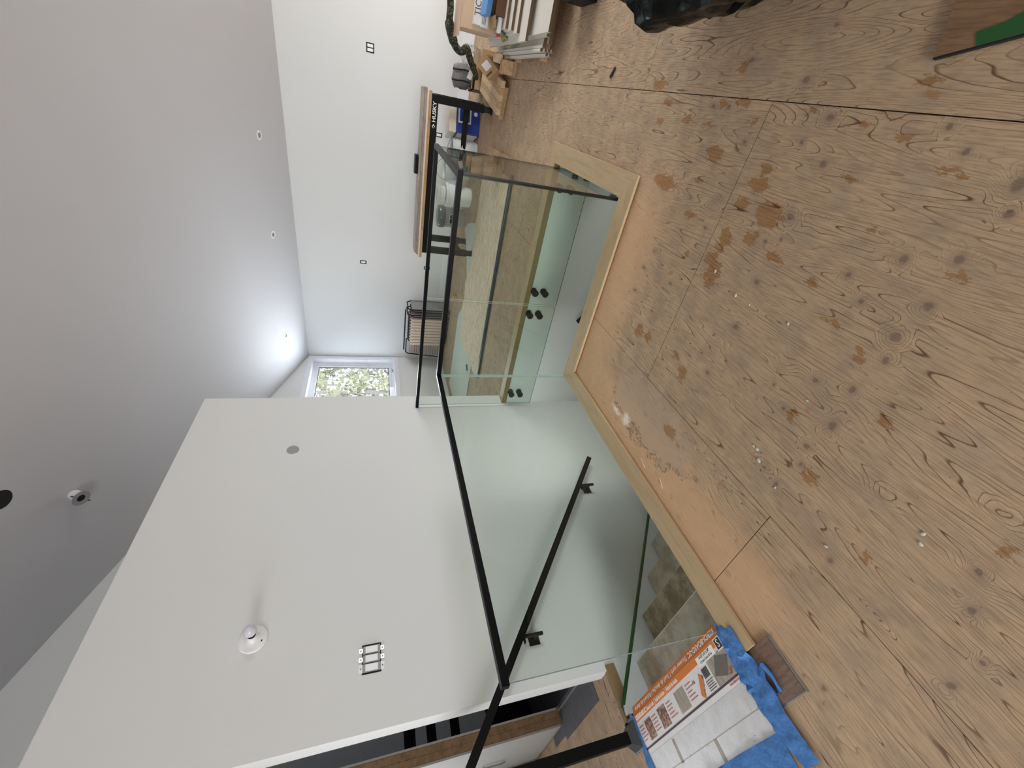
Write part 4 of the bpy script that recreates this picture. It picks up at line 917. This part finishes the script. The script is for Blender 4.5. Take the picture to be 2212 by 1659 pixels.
# crumbs on the floor
crs = [(-.458, 1.217, 5), (-.446, .959, 4), (-.881, .79, 5), (-.884, .808, 4), (-.912, .76, 6), (-.42, 1.371, 5), (-.713, .309, 4), (-.739, .296, 4), (-.956, .432, 4), (-.46, 1.138, 3), (-.942, .658, 3), (-.62, .75, 3)]
cm = None
for x, y, s in crs:
    if cm is None:
        b = M(); bmesh.ops.create_icosphere(b.bm, subdivisions=1, radius=.0016)
        for v in b.bm.verts: v.co = Vector((v.co.x*1.5, v.co.y*rr.uniform(.7, 1.3), v.co.z*.8+.0012))
        cm = obj('plaster_crumb', b, DRYW, None, 'small white plaster crumb on the plywood floor', 'crumb', 'white plaster crumbs on the plywood'); o = cm
    else: o = cm.copy(); COL.objects.link(o)
    o.location = (x, y, .0005); o.rotation_euler = (0, 0, rr.uniform(0, 6)); o.scale = (s*.75, s*.75, s*.3)
for x, y, a in ((-1.425, 1.235, .9), (-1.40, 1.075, .7)):
    solo('wood_shaving', M().tube([(x-.02*math.cos(a), y-.03*math.sin(a), .003), (x, y, .006), (x+.022*math.cos(a+.4), y+.03*math.sin(a+.4), .003)], .0022, 5), FOAMW, 'pale curled wood shaving beside the kerb, %s' % ('nearer the worn grey patch' if y > 1.2 else 'nearer the carton'), 'shaving', (x, y, 0), 'wood shavings beside the kerb')
solo('dark_splinter', M().rbox((.244, 2.81, .004), (.015, .06, .006), (0, 0, .9)), GAPD, 'dark splinter lying on the plywood toward the stacked panels', 'splinter', (.244, 2.81, .001))

# ================================================================== BEHIND THE DOORWAY
solo('vinyl_mat', M().box(-3.755, -2.985, .664, .8355, .0008, .0035).box(-3.74, -2.985, .8356, .874, .0008, .0034), SLATE, 'dark slate look vinyl tile on the floor inside the doorway', 'tile', (-3.37, .75, 0))
solo('vinyl_mat', M().box(-4.05, -3.757, .690, .7525, .0008, .003), SLATE, 'narrow dark vinyl strip by the foot of the bare stud partition', 'tile', (-3.9, .72, 0))
solo('vinyl_floor', M().box(-4.6, -2.86, .876, 3.0, .0008, .003), plain('dark_vinyl', C(50, 50, 54), .5), 'darker vinyl floor in the room beyond the partition', 'flooring', (-3.7, 1.9, 0))
solo('transition_strip', M().box(-3.758, -2.90, .836, .850, .0036, .010, 0, .002), ALU if False else STEEL, 'bright metal transition strip across the dark vinyl tile', 'strip', (-3.33, .843, .0036))
CBN = thing('drawer_unit', 'grey drawer unit with dark gaps in the room beyond the doorway', 'cabinet', (-4.50, 1.25, 0))
obj('carcass', M().box(-4.69, -4.46, .90, 1.75, .002, 1.12), BLACK, CBN)
for z0, z1 in ((.42, .66), (.74, .86), (.94, 1.03)):
    obj('drawer_front', M().box(-4.459, -4.44, .905, 1.745, z0, z1), GREYBLUE, CBN)
solo('grey_cupboard', M().box(-4.69, -4.48, .90, 1.35, 1.122, 2.2).box(-4.69, -4.48, 1.353, 1.75, 1.122, 2.2), GREYBLUE, 'plain grey blue cupboard above the drawer unit', 'cupboard', (-4.58, 1.3, 1.122))

# ================================================================== OUTSIDE THE WINDOW
solo('snowy_ground', M().box(-40, -4.95, -12, 40, -3.2, -3.0), plain('snow', C(238, 240, 244), .8), 'snow covered ground outside the window', 'ground', (-20, 10, -3.2))
BARK = plain('bark', C(150, 142, 132), .9, scale=20, var=.3); NEEDLE = plain('olive_foliage', C(158, 156, 122), .9, scale=8, var=.3); SNOWM = plain('snow_clump', C(240, 242, 246), .8); TWIG = plain('pale_twigs', C(172, 162, 140), .9)
tr_ = random.Random(4)
for i in range(14):
    dx = 5.0+.95*((i*5) % 14); ang = (i+.5)/14
    y = 7.0*(4.7+dx)/4.7*(.78+.42*ang); x = -4.7-dx
    t = thing('woodland_tree', 'snow dusted tree with bare twigs in the wood outside the window', 'tree', (x, y, -3.0), group='trees in the snowy wood outside the window')
    hh = tr_.uniform(7, 11)
    obj('trunk', M().tube([(x, y, -3), (x+tr_.uniform(-.2, .2), y+tr_.uniform(-.2, .2), -3+hh*.5), (x, y, -3+hh)], lambda q: .13*(1-q*.7), 7), BARK, t)
    f = M(); s_ = M(); tw = M()
    for k in range(90):
        z = tr_.uniform(-1.5, -3+hh); a = tr_.uniform(0, 6.283); L = tr_.uniform(.3, 1.15)*(1-(z+3)/hh*.6)
        e = Vector((x+math.cos(a)*L, y+math.sin(a)*L, z+tr_.uniform(-.3, .35))); 
        tw.tube([(x, y, z), e], .022, 3, False, 0, .006)
        for b_, cnt, sz in ((f, 4, .17), (s_, 3, .10)):
            for _ in range(cnt):
                u_ = tr_.uniform(.35, 1.05); p_ = Vector((x, y, z)).lerp(e, u_)+Vector([tr_.uniform(-.18, .18) for _ in range(3)])
                q_ = [p_+Vector([tr_.uniform(-sz, sz) for _ in range(3)]) for _ in range(4)]
                b_._add(q_, [(0,1,2), (0,2,3), (0,1,3), (1,2,3)])
    obj('twigs', tw, TWIG, t, kind='stuff'); obj('foliage', f, NEEDLE, t, kind='stuff'); obj('snow_cover', s_, SNOWM, t, kind='stuff')
